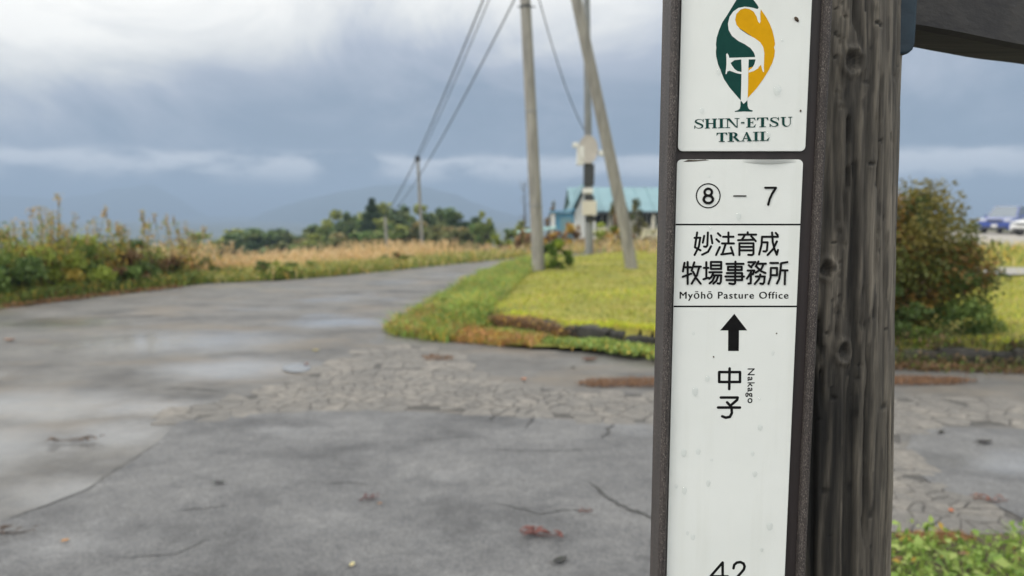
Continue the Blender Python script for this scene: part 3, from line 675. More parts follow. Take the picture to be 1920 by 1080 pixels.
spts = [A(p) for p in [(1015, 150), (940, 126), (870, 112), (800, 105), (700, 125), (620, 180), (565, 262), (538, 370), (550, 470), (600, 560), (700, 640), (800, 690), (890, 750), (945, 825), (965, 895), (966, 940), (950, 1000), (905, 1080)]] + \
       [B(p) for p in [(825, 48), (785, 82), (785, 103), (840, 86), (905, 48)]] + [A(p) for p in [(1010, 1050), (1055, 1008)]] + [B(p) for p in [(942, 55), (957, 97), (970, 92), (966, 40)]] + \
       [A(p) for p in [(1094, 1080), (1100, 960), (1105, 830), (1085, 730), (1040, 660), (960, 600), (850, 540), (730, 460), (672, 390), (650, 310), (668, 220), (730, 152), (800, 130), (870, 140), (940, 182), (985, 262), (1008, 335), (1030, 364), (1046, 340), (1040, 200), (1052, 140)]]
wp = Print(.00018); wp.poly(spts)
wp.poly([A(p) for p in [(525, 828), (548, 860), (560, 902), (968, 890), (968, 926), (745, 926), (640, 938), (580, 982), (600, 1020), (640, 1075)]] + [B(p) for p in [(650, 85), (700, 97), (700, 121), (640, 110), (560, 80), (532, 88), (524, 118), (510, 122), (511, 100), (516, 55)]] + [A(p) for p in [(515, 1000), (514, 900), (510, 850)]])
wp.poly([A((745, 915)), A((862, 915))] + [B(p) for p in [(782, 60), (778, 250), (773, 430), (725, 476), (692, 436), (697, 250), (701, 60)]])
wp.put('emblem_letters', VINYL, logo)
Print(.0001).poly([B(p) for p in [(690, 437), (725, 478), (770, 432), (774, 500), (782, 528), (800, 545), (835, 553), (830, 568), (730, 565), (620, 571), (620, 561), (660, 550), (680, 532), (688, 500)]]).put('emblem_foot', GREENINK, logo)
# serif lettering drawn letter by letter in boxes (x0, x1, top, bottom)
def serif(pr, ch, x0, x1, yt, yb, skew=-.024):
    w, hh = x1 - x0, yb - yt; th, sf = .105 * hh, .075 * hh
    def M(p): X_, Y_ = x0 + p[0] * w, yb - p[1] * hh; return B((X_, Y_ + skew * (X_ - 720)))
    def P_(*pts): pr.poly([M(p) for p in pts])
    def R(a, c, lo=0, hi=1): P_((a, lo), (c, lo), (c, hi), (a, hi))
    s = sf / hh
    def ser(a, c, y, up=True): P_((a, y), (c, y), (c, y + s), (a, y + s)) if up else P_((a, y - s), (c, y - s), (c, y), (a, y))
    if ch == 'I': R(.28, .72); ser(0, 1, 0); ser(0, 1, 1, False)
    elif ch == 'H':
        R(.10, .32); R(.68, .90); R(.3, .7, .46, .55)
        for a, c in ((0, .42), (.58, 1)): ser(a, c, 0); ser(a, c, 1, False)
    elif ch == 'N':
        R(.13, .20); R(.80, .87); P_((.08, 1), (.32, 1), (.87, 0), (.80, 0), (.74, .05)); ser(0, .34, 0); ser(0, .30, 1, False); ser(.66, 1, 1, False)
    elif ch == 'E':
        R(.14, .42); ser(0, .9, 0); ser(0, .9, 1, False); R(.4, .68, .47, .55); R(.64, .70, .36, .66); P_((.84, 0), (1, .30), (.93, .30), (.7, .05)); P_((.84, 1), (.95, .72), (.89, .72), (.7, .95))
    elif ch == 'T':
        R(.37, .63); ser(.22, .78, 0); R(.04, .96, .92, 1); P_((.03, 1), (.0, .70), (.055, .70), (.2, .94)); P_((.97, 1), (1, .70), (.945, .70), (.8, .94))
    elif ch == 'L': R(.16, .44); ser(0, .6, 1, False); ser(0, .9, 0); P_((.84, 0), (1, .34), (.93, .34), (.66, .05))
    elif ch == 'A':
        P_((.10, 0), (.18, 0), (.50, .82), (.46, .98)); P_((.42, 1), (.56, 1), (.92, 0), (.64, 0)); R(.26, .66, .27, .35); ser(0, .32, 0); ser(.54, 1, 0)
    elif ch == 'R':
        R(.12, .36); ser(0, .5, 0); R(0, .5, .92, 1); o_ = []; i_ = []
        for k in range(11): g = math.pi / 2 - math.pi * k / 10; o_.append((.46 + .30 * math.cos(g), .735 + .265 * math.sin(g))); i_.append((.44 + .10 * math.cos(g), .735 + .19 * math.sin(g)))
        P_((.34, 1), *o_, (.34, .47), (.34, .545), *i_[::-1], (.34, .925)); P_((.38, .52), (.62, .50), (.93, .06), (1, .06), (1, 0), (.74, 0))
    elif ch == 'U':
        o_ = []; i_ = []
        for k in range(11): g = math.pi + math.pi * k / 10; o_.append((.49 + .37 * math.cos(g), .36 + .37 * math.sin(g))); i_.append((.56 + .235 * math.cos(g), .36 + .29 * math.sin(g)))
        P_((.12, 1), *o_, (.86, 1), (.795, 1), *i_[::-1], (.325, 1)); ser(0, .46, 1, False); ser(.66, 1, 1, False)
    elif ch == 'S':
        cl = [(.90, .70, .03), (.84, .86, .05), (.66, .955, .05), (.42, .955, .06), (.20, .86, .115), (.17, .71, .14), (.34, .58, .15), (.60, .47, .15), (.82, .33, .15), (.83, .17, .13), (.64, .055, .07), (.40, .045, .05), (.20, .13, .05), (.10, .32, .03)]
        L_ = []; R_ = []
        for i, (a, c, q) in enumerate(cl):
            p0, p1 = cl[max(i - 1, 0)], cl[min(i + 1, len(cl) - 1)]; tx, ty = p1[0] - p0[0], p1[1] - p0[1]; l_ = math.hypot(tx, ty); L_.append((a - ty / l_ * q * .75, c + tx / l_ * q * .62)); R_.append((a + ty / l_ * q * .75, c - tx / l_ * q * .62))
        for i in range(len(cl) - 1): P_(L_[i], L_[i + 1], R_[i + 1], R_[i])
        R(.87, .95, .66, .99); R(.04, .12, .0, .34)
    elif ch == '-': R(0, 1, 0, 1)
tx = Print(.0001)
for ch, a, c in (('S', 133, 256), ('H', 262, 410), ('I', 420, 500), ('N', 506, 676), ('E', 757, 874), ('T', 882, 1020), ('S', 1030, 1150), ('U', 1166, 1305)): serif(tx, ch, a, c, 643, 758)
serif(tx, '-', 693, 735, 692, 708)
for ch, a, c in (('T', 400, 530), ('R', 536, 690), ('A', 690, 830), ('I', 836, 908), ('L', 914, 1034)): serif(tx, ch, a, c, 812, 922)
tx.put('trail_name_lettering', GREENINK, logo)

# black print on the direction plate
C2 = zmap(1220, 280, 3.376); C7 = zmap(1280, 420, 7.2); C3 = zmap(1220, 570, 3.84); C4 = zmap(1200, 820, 3.692)
ru = Print(.0001)
for v in (421, 574.5):
    xa, xb = PL0, PL1
    q = [sg(0, v)[1]]
    x0, x1, z0 = sx(xa) + .0001, sx(xb) - .0001, sg(1400, v)[1]
    ru = Print(.0001); ru.V += [(x0, YS - .0001, z0 - .0006), (x1, YS - .0001, z0 - .0006), (x1, YS - .0001, z0 + .0006), (x0, YS - .0001, z0 + .0006)]; ru.F.append((0, 1, 2, 3)); ru.put('rule_line', INK, dirp)
nb = Print(.0001)
ring = lambda cx, cy, a, c, k=28: [C2((cx + a * math.cos(2 * math.pi * i / k), cy + c * math.sin(2 * math.pi * i / k))) for i in range(k + 1)]
nb.stroke(ring(364, 294, 75, 76, 40), 2.2); nb.stroke(ring(364, 271, 23, 22), 4.6); nb.stroke(ring(364, 316, 29, 24), 4.8)
nb.poly([C2(p) for p in [(522, 291), (605, 291), (605, 299), (522, 299)]])
nb.stroke([C2(p) for p in [(724, 243), (792, 243)]], 4.0); nb.stroke([C2(p) for p in [(791, 245), (768, 280), (752, 315), (743, 350)]], 4.4)
nb.put('post_number', INK, dirp)
KANJI = [  # place name, as strokes
 [(195, 115), (165, 315), (240, 355)], [(237, 185), (218, 305), (160, 418)], [(160, 187), (238, 185)], [(340, 115), (332, 290), (315, 308), (288, 304)], [(290, 160), (271, 252)], [(383, 155), (400, 260)], [(383, 300), (342, 375), (262, 414)],
 [(475, 125), (510, 160)], [(455, 205), (492, 240)], [(500, 312), (450, 418)], [(545, 172), (685, 172)], [(617, 115), (617, 260)], [(530, 262), (690, 262)], [(580, 268), (535, 404)], [(520, 410), (675, 392)], [(650, 312), (685, 418)],
 [(877, 112), (877, 140)], [(755, 143), (990, 143)], [(838, 150), (800, 210)], [(748, 218), (955, 212)], [(925, 165), (985, 230)], [(765, 418), (765, 260), (955, 260), (955, 400), (938, 418), (885, 416)], [(775, 308), (950, 308)], [(775, 355), (950, 355)],
 [(1070, 172), (1285, 172)], [(1070, 172), (1063, 280), (1030, 412)], [(1075, 247), (1145, 247), (1136, 352), (1120, 370), (1090, 368)], [(1205, 115), (1215, 250), (1240, 345), (1268, 414), (1285, 350)], [(1270, 235), (1222, 335), (1145, 418)], [(1255, 120), (1280, 150)],
 [(318, 515), (318, 722)], [(285, 592), (345, 592)], [(280, 745), (346, 725)], [(380, 512), (518, 512), (518, 605), (380, 605), (380, 512)], [(380, 558), (518, 558)], [(360, 650), (525, 650)], [(412, 655), (388, 712), (358, 738)], [(400, 692), (518, 692), (513, 780), (498, 804), (470, 800)], [(432, 700), (402, 768), (362, 800)], [(478, 700), (452, 768), (412, 804)],
 [(590, 537), (820, 537)], [(710, 508), (706, 795), (690, 810), (628, 802)], [(610, 577), (795, 577), (795, 620), (610, 620), (610, 577)], [(595, 662), (800, 662), (800, 755), (590, 755)], [(575, 708), (825, 708)],
 [(885, 515), (980, 513), (932, 565)], [(890, 555), (925, 585)], [(875, 628), (965, 626), (945, 678)], [(920, 630), (916, 798), (885, 804)], [(914, 662), (865, 735)], [(1020, 505), (985, 572)], [(1010, 535), (1120, 535)], [(1090, 540), (1060, 605), (985, 655)], [(1000, 580), (1060, 638), (1115, 660)], [(985, 707), (1105, 707), (1096, 788), (1080, 808), (1045, 802)], [(1045, 682), (1028, 740), (970, 808)],
 [(1180, 525), (1285, 525)], [(1188, 592), (1270, 592), (1270, 690), (1190, 690)], [(1188, 592), (1184, 720), (1155, 808)], [(1410, 513), (1325, 530), (1318, 620), (1300, 740), (1270, 802)], [(1325, 625), (1412, 625)], [(1380, 630), (1375, 812)]]
MAKI = [[(213, 718), (203, 772)], [(214, 746), (254, 746)], [(233, 713), (233, 852)], [(202, 806), (256, 786)], [(275, 715), (258, 768)], [(270, 742), (316, 742)], [(306, 745), (292, 795), (258, 850)], [(268, 775), (285, 812), (315, 850)]]
kj = Print(.0001)
for st in KANJI: kj.stroke([C7(p) for p in st], 4.1)
for st in MAKI: kj.stroke([C2(p) for p in st], 4.1)
kj.put('place_name_characters', INK, dirp)
Print(.0001).poly([C3(p) for p in [(602, 70), (695, 190), (636, 190), (634, 338), (557, 338), (558, 190), (500, 190)]]).put('up_arrow', INK, dirp)
nk = Print(.0001)
for st in [[(493, 490), (643, 490), (643, 561), (493, 561), (493, 490)], [(568, 464), (565, 612)], [(505, 673), (626, 673), (622, 690), (585, 722)], [(550, 708), (582, 742), (584, 785), (570, 812), (540, 818), (515, 808)], [(485, 745), (642, 745)]]: nk.stroke([C3(p) for p in st], 5.0)
nk.put('destination_characters', INK, dirp)
d42 = Print(.0001)
d42.stroke([C4(p) for p in [(572, 866), (488, 962), (607, 962)]], 4.9); d42.stroke([C4(p) for p in [(572, 866), (572, 1012)]], 4.9)
d42.stroke([C4(p) for p in [(647, 906), (652, 882), (670, 867), (695, 863), (716, 873), (724, 893), (718, 915), (695, 942), (655, 985), (645, 1008), (730, 1008)]], 4.9)
d42.put('lower_number', INK, dirp)
def type_print(name, text, uL, uR, vbase, vcap, vert=False, spacing=1.0, off=0.0):
    cu = bpy.data.curves.new(name, 'FONT'); cu.body = text; cu.space_character = spacing; cu.offset = off; cu.resolution_u = 3
    ob = bpy.data.objects.new(name, cu); COL.objects.link(ob); bpy.context.view_layer.update()
    me = bpy.data.meshes.new_from_object(ob.evaluated_get(bpy.context.evaluated_depsgraph_get())); bpy.data.objects.remove(ob)
    co = np.zeros(len(me.vertices) * 3, np.float32); me.vertices.foreach_get('co', co); co = co.reshape(-1, 3)
    x0, x1 = co[:, 0].min(), co[:, 0].max(); capH = co[:, 1].max() if not vert else co[:, 1].max()
    out = np.zeros_like(co)
    for i, (a, c, _) in enumerate(co):
        if not vert: u, v = uL + (a - x0) / (x1 - x0) * (uR - uL), vbase - c / capH * (vbase - vcap)
        else: v, u = uL + (a - x0) / (x1 - x0) * (uR - uL), vbase + c / capH * (vcap - vbase)
        X_, Z_ = sg(u, v); out[i] = (X_ - .17, YS - .0001 - .535, Z_)
    out[:, 0] -= .00016; me.vertices.foreach_set('co', out.ravel()); me.update()
    bm = bmesh.new(); bm.from_mesh(me); q = bmesh.ops.duplicate(bm, geom=bm.verts[:] + bm.edges[:] + bm.faces[:])
    for g_ in q['geom']:
        if isinstance(g_, bmesh.types.BMVert): g_.co.x += .00032; g_.co.y -= .00002; g_.co.z += .00012
    bm.to_mesh(me); bm.free(); me.materials.clear(); me.materials.append(INK); me.update()
    return link(name, me, dirp)
type_print('place_name_lettering', 'Myōhō Pasture Office', 1274.5, 1478, 560, 546.5, spacing=1.15)
type_print('destination_lettering', 'Nakago', 691, 756, 1402, 1414.5, vert=True, spacing=1.12)

# film lifting along the top edge of the direction plate
V = []; F = []; nL = 24
for k in range(nL + 1):
    q = k / nL; u_ = 1392 + 100 * q; lift_ = .0022 * math.sin(math.pi * q) ** 1.2 + .0002
    for v_, l_ in ((299.5, lift_), (302.5 + 2.5 * math.sin(math.pi * q), lift_ * .6), (304 + 4.5 * math.sin(math.pi * q), .00012)): x_, z_ = sg(u_, v_); V.append((x_, YS - l_, z_))
for k in range(nL):
    for j in range(2): F.append((k * 3 + j, k * 3 + j + 1, k * 3 + 4 + j, k * 3 + 3 + j))
sign_child('lifted_film', V, F, VINYL, dirp, smooth=True)
Print(.00015).poly([(1281, 303), (1290, 299.5), (1308, 299.8), (1322, 299.2), (1330, 300.5), (1316, 301.6), (1300, 303), (1288, 303.4)]).put('torn_edge', pm('torn_edge', (.10, .085, .06), (.05, .04, .03), 200, .8), dirp)

# raindrops clinging to the plates
m, t, b, o = newmat('rain_drop'); b.inputs['Base Color'].default_value = (.8, .82, .8, 1); b.inputs['Roughness'].default_value = .03; b.inputs['IOR'].default_value = 1.33
tp_ = t.nodes.new('ShaderNodeBsdfTransparent'); tp_.inputs[0].default_value = (.97, .98, .98, 1); lw0 = t.nodes.new('ShaderNodeLayerWeight'); lw0.inputs[0].default_value = .3; lw = t.nodes.new('ShaderNodeMath'); lw.operation = 'MULTIPLY_ADD'; lw.inputs[1].default_value = .35; lw.inputs[2].default_value = .03; t.links.new(lw0.outputs['Facing'], lw.inputs[0]); gl_ = t.nodes.new('ShaderNodeBsdfGlossy'); gl_.inputs['Roughness'].default_value = .04
mx = t.nodes.new('ShaderNodeMixShader'); t.links.new(lw.outputs[0], mx.inputs[0]); t.links.new(tp_.outputs[0], mx.inputs[1]); t.links.new(gl_.outputs[0], mx.inputs[2]); t.links.new(mx.outputs[0], o.inputs[0]); DROP = m
def drop_mesh(sd):
    V = []; F = []; n, k = 14, 6; r_ = random.Random(sd); e = r_.uniform(1.05, 1.5)
    for i in range(k):
        a = math.pi / 2 * i / k
        for j in range(n):
            g = 2 * math.pi * j / n; rr = math.cos(a); low = 1 + .25 * max(0, -math.sin(g)); V.append((rr * math.cos(g), -math.sin(a) * .42 * (1 + .35 * max(0, -math.sin(g)) * rr), rr * math.sin(g) * e * low))
    V.append((0, -.44, -.1)); top = len(V) - 1
    for i in range(k - 1):
        for j in range(n): F.append((i * n + j, i * n + (j + 1) % n, (i + 1) * n + (j + 1) % n, (i + 1) * n + j))
    F += [((k - 1) * n + j, (k - 1) * n + (j + 1) % n, top) for j in range(n)]
    mb = MB(); mb.add(V, F); return mb.mesh('rain_drop', DROP, smooth=True)
DM = [drop_mesh(k) for k in range(5)]
DL = ['left edge of the emblem leaf, lowest left bulge', "biggest raindrop on the emblem plate, right of the emblem's stem", "left of the emblem's foot, above the S of SHIN", 'after the last letter of TRAIL', 'right of the yellow half of the emblem', 'below the dash of the post number', 'at the upper left of the first place name character', 'biggest raindrop left of the destination characters', 'just left of the upper destination character', 'lower right of the destination characters, alone', 'leftmost of the row of three below the destination characters', 'second of the row at left below the destination characters', 'right of centre in the row below the destination characters', 'right of centre, one step below the row of raindrops', 'faint raindrop below the left pair of the row', 'left of centre, two steps below the row', 'tiny raindrop at the left plate edge, left of a larger one', 'near the left plate edge beside a tiny one', 'long raindrop near the right plate edge above the number', 'above and left of the number 42', 'tiny raindrop touching the one above the number 42', 'faint raindrop right of and above the number 42', "right of the black arrow's shaft, faint", 'left of the black arrow, level with its head', "right of the small vertical lettering's last letter", 'tiny raindrop above left of the circled numeral']
for k, (u, v, r_) in enumerate([(1348, 134, 4.5), (1457, 168, 8), (1316, 207, 4), (1441, 252, 4), (1467, 76, 2.5), (1385, 405, 5), (1332, 428, 3), (1303, 733, 6), (1326, 709, 5), (1425, 801, 5), (1282, 848, 5.5), (1309, 846, 5), (1411, 850, 3.5), (1415, 888, 5), (1334, 862, 3), (1328, 905, 4.5), (1268, 911, 3.5), (1283, 919, 5), (1443, 986, 6.5), (1299, 1006, 5), (1289, 999, 3), (1428, 1030, 3.5), (1449, 662, 3), (1300, 625, 3), (1424, 748, 2.5), (1330, 330, 2)]):
    o = link('rain_drop', DM[k % 5]); x, z = sg(u, v); s_ = r_ / FPX * YS; o.location = (x, YS - .0002, z); o.scale = (s_, s_, s_)
    tag(o, 'clear raindrop: ' + DL[k], 'raindrop', 'raindrops on the emblem plate' if v < 290 else 'raindrops on the direction plate')
DIRT = pm('dirt_speck', (.09, .055, .03), (.04, .03, .02), 300, .8)
def speck(u, v, r_, e, ang, label):
    bm = bmesh.new(); bmesh.ops.create_icosphere(bm, subdivisions=2, radius=1)
    for q in bm.verts: q.co *= random.uniform(.8, 1.1)
    me = bpy.data.meshes.new('dirt_speck'); bm.to_mesh(me); bm.free(); me.materials.append(DIRT); o = link('dirt_speck', me); x, z = sg(u, v); s_ = r_ / FPX * YS; o.location = (x, YS - s_ * .3, z); o.scale = (s_ * e, s_ * .5, s_); o.rotation_euler = (0, ang, 0); tag(o, label, 'speck')
speck(1493, 36, 3.4, 1.8, .8, 'brown seed stuck near the top right of the emblem plate')
speck(1501, 208, 1.8, 1.3, 1.9, 'tiny dark speck near the right edge of the emblem plate')
speck(1456, 625, 1.4, 1.1, 0, 'tiny dark speck right of the black arrow')
speck(1338, 669, 1.3, 1.5, 1.2, 'tiny dark speck left of the black arrow')

# ------------------------------------------------------------------ wooden frame: log post, dark beam, navy cleat
LR, LY, LX0 = .085, .655, .2605
LEAN = -.040
def log_axis(z): return (LX0 + (z - 1.4) * LEAN, LY)
frame = empty('timber_frame', (log_axis(0)[0], LY, 0)); tag(frame, 'weathered grey log post with a dark beam, standing behind the trail signpost', 'timber frame')
fo = Vector(frame.location)
def log_hit(u, v):
    d = ray(u, v); best = None
    for k in range(2000):
        p = Vector((0, 0, CAMZ)) + d * (.5 + k * .0002); ax = log_axis(p.z)
        if math.hypot(p.x - ax[0], p.y - ax[1]) <= LR: return math.atan2(p.x - ax[0], -(p.y - ax[1])) * LR, p.z
    return None
knots = []
for (u, v, r_) in [(1600, 114, .0066), (1550, 505, .0050), (1583, 660, .0058)]:
    q = log_hit(u, v)
    if q: knots.append((*q, r_))
nT = 260; zz = np.concatenate([np.linspace(0, 1.02, 40), np.linspace(1.03, 1.80, 520), np.linspace(1.82, 2.5, 30)])
th_ = np.linspace(-math.pi, math.pi, nT, endpoint=False)
T_, Z_ = np.meshgrid(th_, zz); A_ = T_ * LR
Aw = A_.copy(); kd = np.zeros_like(A_); ringv = np.zeros_like(A_); kin = np.zeros_like(A_); halo = np.zeros_like(A_)
for ka, kz, kr in knots:
    da, dz = A_ - ka, (Z_ - kz); d = np.hypot(da, dz * .8) * (.78 + .45 * fbm(np.arctan2(da, dz) * 1.3 + 7, da * 0 + kz * 31, 81, 2)); d2 = np.hypot(da, dz * .38)
    Aw = Aw - da * np.exp(-(d2 / (kr * 1.9)) ** 2) * .85
    kin = np.maximum(kin, np.clip(1.25 - d / kr, 0, 1)); halo = np.maximum(halo, np.exp(-((d - kr * 1.25) / (kr * .4)) ** 2)); ringv += np.exp(-(d / (kr * 1.4)) ** 2) * np.sin(d / kr * 16)
g1 = fbm(Aw * 170, Z_ * 5.5, 3, 5); g2 = fbm(Aw * 480, Z_ * 14, 9, 3); g3 = fbm(Aw * 40, Z_ * 1.4, 15, 3); bl = fbm(A_ * 45, Z_ * 18, 21, 4)
crack = np.clip((fbm(Aw * 75, Z_ * .9, 33, 2) - .66) / .08, 0, 1)
pin = (vnoise(A_ * 190, Z_ * 110, 41) > .965).astype(float)
pin2 = np.clip((vnoise(A_ * 150 + 5, Z_ * 75 + 2, 43) - .90) / .06, 0, 1)
# black damp stain down the left side
sa, szz = log_hit(1560, 850) or (0, 1.3)
stain = np.clip(1.35 - np.abs((A_ - (sa - .012)) / .020 + (fbm(A_ * 60, Z_ * 12, 51, 3) - .5) * 1.8) , 0, 1) * np.clip((1.415 - Z_ + (fbm(A_ * 80, Z_ * 20, 52, 3) - .5) * .12) / .05, 0, 1)
streak = np.exp(-((A_ - sa + .006 - .004 * np.sin(Z_ * 30)) / .0022) ** 2) * np.clip((1.40 - Z_) / .03, 0, 1) * .8
fine_d = np.clip(1 - np.abs(fbm(Aw * 115, Z_ * 2.4, 63, 3) - .5) / .014, 0, 1) * .0022
disp = (g1 - .5) * .0042 + (g2 - .5) * .0016 + (g3 - .5) * .003 - crack * .0045 - pin * .0015 - pin2 * .0012 + halo * .0022 - kin * .0035 + ringv * .0004
split = np.zeros_like(A_)
for u_, v0_, v1_, w_ in [(1606, -80, 95, .0011), (1648, 120, 560, .0009), (1575, 560, 640, .0008), (1625, 600, 1010, .0013), (1590, 180, 430, .0007), (1662, 700, 1100, .0010), (1540, 540, 760, .0010), (1640, -60, 60, .0008)]:
    p0, p1 = log_hit(u_, (max(v0_, 2) + min(v1_, 1075)) / 2), (at(u_, v0_, .6).z, at(u_, v1_, .6).z)
    if p0 is None: continue
    wob = (fbm(Z_ * 26, Z_ * 0 + u_, 91, 3) - .5) * .006; win = np.clip((p1[0] - Z_) / .03, 0, 1) * np.clip((Z_ - p1[1]) / .03, 0, 1)
    split = np.maximum(split, np.exp(-((Aw - p0[0] - wob) / (w_ * (.4 + fbm(Z_ * 60, Z_ * 0 + u_, 92, 2)))) ** 2) * win)
R_ = LR + disp - fine_d - split * .006
ax = LX0 + (Z_ - 1.4) * LEAN
V = np.stack([ax + R_ * np.sin(T_) - fo.x, LY - R_ * np.cos(T_) - fo.y, Z_], -1).reshape(-1, 3)
tone = np.clip(.45 + (g1 - .5) * 1.25 + (g2 - .5) * 1.3 + (g3 - .5) * .6, 0, 1)[..., None]
fl = fbm(Aw * 115, Z_ * 2.4, 63, 3); fine = np.clip(1 - np.abs(fl - .5) / .012, 0, 1) * np.clip((fbm(A_ * 30, Z_ * 5, 64, 2) - .42) / .1, 0, 1)
splin = np.clip((fbm(Aw * 300, Z_ * 22, 65, 3) - .62) / .06, 0, 1)
cdark, clight = np.array((.042, .037, .030)), np.array((.20, .177, .142))
col = cdark * (1 - tone) + clight * tone
col *= (.40 + 1.2 * bl[..., None]) * (.72 + .56 * fbm(A_ * 22, Z_ * 7, 71, 3))[..., None]
col *= 1 - .8 * np.clip(kin * 1.3, 0, 1)[..., None] * (.75 + .25 * np.sin(kin * 25))[..., None]
col *= 1 + .35 * halo[..., None] * (1 - np.clip(kin * 2, 0, 1))[..., None]
for q, f_ in ((crack, .8), (pin, .75), (pin2, .7), (fine, .75), (splin, .5), (split, .92)): col *= (1 - f_ * q)[..., None]
col = col * (1 - .90 * np.clip(stain - streak, 0, 1)[..., None])
I = np.arange(T_.size).reshape(T_.shape); J = np.roll(I, -1, 1)
Fq = np.stack([I[:-1], J[:-1], J[1:], I[1:]], -1).reshape(-1, 4)
me = npmesh('log_post', V, Fq, LOG, col.reshape(-1, 3), smooth=True)
link('log_post', me, frame)
mb = MB(); capn = 40; mb.add([(log_axis(2.5)[0] - fo.x + LR * .99 * math.cos(2 * math.pi * k / capn), LR * .99 * math.sin(2 * math.pi * k / capn), 2.499) for k in range(capn)], [tuple(range(capn))]); mb.obj('log_end', BARK, frame)
# beam: a plank from the post away to the right, lower edge wandering a little
bl_, br_ = at(1714, 92, .70), at(1920, 124, .765)
dirb = (br_ - bl_); dirb.z = 0; dirb.normalize(); nrm = Vector((dirb.y, -dirb.x, 0))
V = []; F = []; nb_ = 40; Lb = .95
slope = (br_.z - bl_.z) / Vector((br_.x - bl_.x, br_.y - bl_.y)).length
for k in range(nb_ + 1):
    q = -.075 + Lb * k / nb_; p = Vector((bl_.x, bl_.y, 0)) + dirb * q
    zb_ = bl_.z + slope * q + (float(fbm(q * 14, 2.2, 8, 3)) - .5) * .006; zt_ = bl_.z + .24 + slope * q
    for f_, z in ((0, zb_ + .003), (.005, zb_), (.045, zb_ + .001), (.05, zb_ + .004), (.05, zt_), (0, zt_)): V.append((p.x + nrm.x * f_ - fo.x, p.y + nrm.y * f_ - fo.y, z))
for k in range(nb_):
    for j in range(6): F.append((k * 6 + j, k * 6 + (j + 1) % 6, (k + 1) * 6 + (j + 1) % 6, (k + 1) * 6 + j))
F.append(tuple(range(6))); F.append(tuple(nb_ * 6 + j for j in range(6)))
mb = MB(); mb.add(V, F); bo = mb.obj('beam', DARKWOOD, frame)
# cleat: rounded-bottom navy block between log and beam
c0, c1 = at(1680, 50, .612), at(1717, 50, .612); zc = at(1700, 103, .612).z
pl = [(c0.x - .01, zc + .28), (c0.x - .01, zc + .002), (c0.x, zc), (c1.x - .005, zc + .001), (c1.x - .0015, zc + .004), (c1.x, zc + .009), (c1.x, zc + .28)]
mb = MB(); mb.prism([(x - fo.x, z) for x, z in pl], .611 - fo.y, .634 - fo.y); mb.obj('cleat', NAVY, frame, bevel=.002)
for zq in (1.70, 1.80):
    mb = MB(); mb.tube([(c1.x - .006 - fo.x, .6115 - fo.y, zq), (c1.x - .006 - fo.x, .606 - fo.y, zq)], .004, 6); mb.obj('bolt', DARKMETAL, frame)

# verge round the posts, right foreground
vp = [(-.4, .25), (3.8, .25), (4.6, 2.6), (2.6, 3.12), (1.9, 3.14), (1.45, 3.18), (1.28, 2.7), (.75, 1.6), (.1, 1.0)]
m, t, b, o = newmat('verge_soil'); t.links.new(tramp(t, tnoise(t, 12, 6, .7), [(.3, (.05, .04, .025)), (.55, (.09, .07, .04)), (.75, (.06, .075, .02))]), b.inputs['Base Color']); b.inputs['Roughness'].default_value = .95; tbump(t, b, tnoise(t, 60, 4, .7), .8, .02)
sheet('verge', ragged(vp, .05, .1, 4), .016, m)
vin = [(1.2, 2.35), (1.9, 2.0), (4.0, 1.9), (4.4, 2.6), (2.6, 3.02), (1.9, 3.04), (1.45, 3.06)]
xy = scatter(vin, 5200); P = np.column_stack([xy, np.full(len(xy), .012)]); cl = fbm(xy[:, 0] * 3, xy[:, 1] * 3, 61, 3)
hh = RNG.uniform(.02, .13, len(xy)) * (.4 + 1.2 * cl)
V, F, C = leaf_arrays(P + np.column_stack([np.zeros((len(xy), 2)), hh]), .018 + .04 * RNG.random(len(xy)) ** 2, pal(len(xy), [(.12, .19, .035), (.16, .22, .05), (.07, .12, .02), (.20, .25, .07), OC, BR], [4, 4, 3, 2.5, .4, .5]) * (.6 + .8 * cl[:, None]), 1.0, .6)
V2, F2, C2_, _ = blade_arrays(P[:2600], hh[:2600] + .02, np.full(2600, .006), pal(2600, [(.12, .19, .03), (.17, .24, .05)]), .7, .6)
stuff('verge_plants', [(V, F, C), (V2, F2, C2_)], LEAF, 'bright green low weeds in the bottom right corner', 'weeds')

# ------------------------------------------------------------------ utility poles and wires
def upole(name, base, top, r0, r1, mat, label, parts, bands=()):
    e = empty(name, base); tag(e, label, 'utility pole'); d = Vector(top) - Vector(base); mb = MB()
    mb.tube([d * (k / 10) + Vector((0, 0, -.25 if k == 0 else 0)) for k in range(11)], [r0 + (r1 - r0) * k / 10 for k in range(11)], 24); me = mb.mesh('shaft', mat); auto_smooth(me, 40); link('shaft', me, e)
    L = d.length
    for q, hb, mt in bands:
        r_ = r0 + (r1 - r0) * q + .008; c = d * q; mb = MB(); mb.tube([c - d.normalized() * hb / 2, c + d.normalized() * hb / 2], r_, 20); me = mb.mesh('band', mt); auto_smooth(me, 40); link('band', me, e)
    for fn in parts: fn(e, d)
    return e
def lerp_to(base, u0, v0, u1, v1, y, ztop):  # a top so that the shaft passes the second pixel
    p = at(u1, v1, y); b_ = Vector(base); q = (ztop - b_.z) / (p.z - b_.z); return b_ + (p - b_) * q
b1 = gr(1011, 517, .10); b1.z = .10
t1 = lerp_to(b1, 0, 0, 985, 0, b1.y - .02, 11.5)
def steps1(e, d):
    for k in range(14):
        q = .16 + k * .055; s_ = 1 if k % 2 else -1; c = d * q; mb = MB(); mb.tube([c + Vector((.08 * s_, 0, 0)), c + Vector((.27 * s_, 0, 0))], .009, 6); mb.obj('step_bolt', STEEL, e)
    for zq in (.62, .94):
        c = d * zq + Vector((0, -.14, 0)); mb = MB(); mb.box(c, (1.5, .09, .09)); mb.obj('crossarm', STEEL, e)
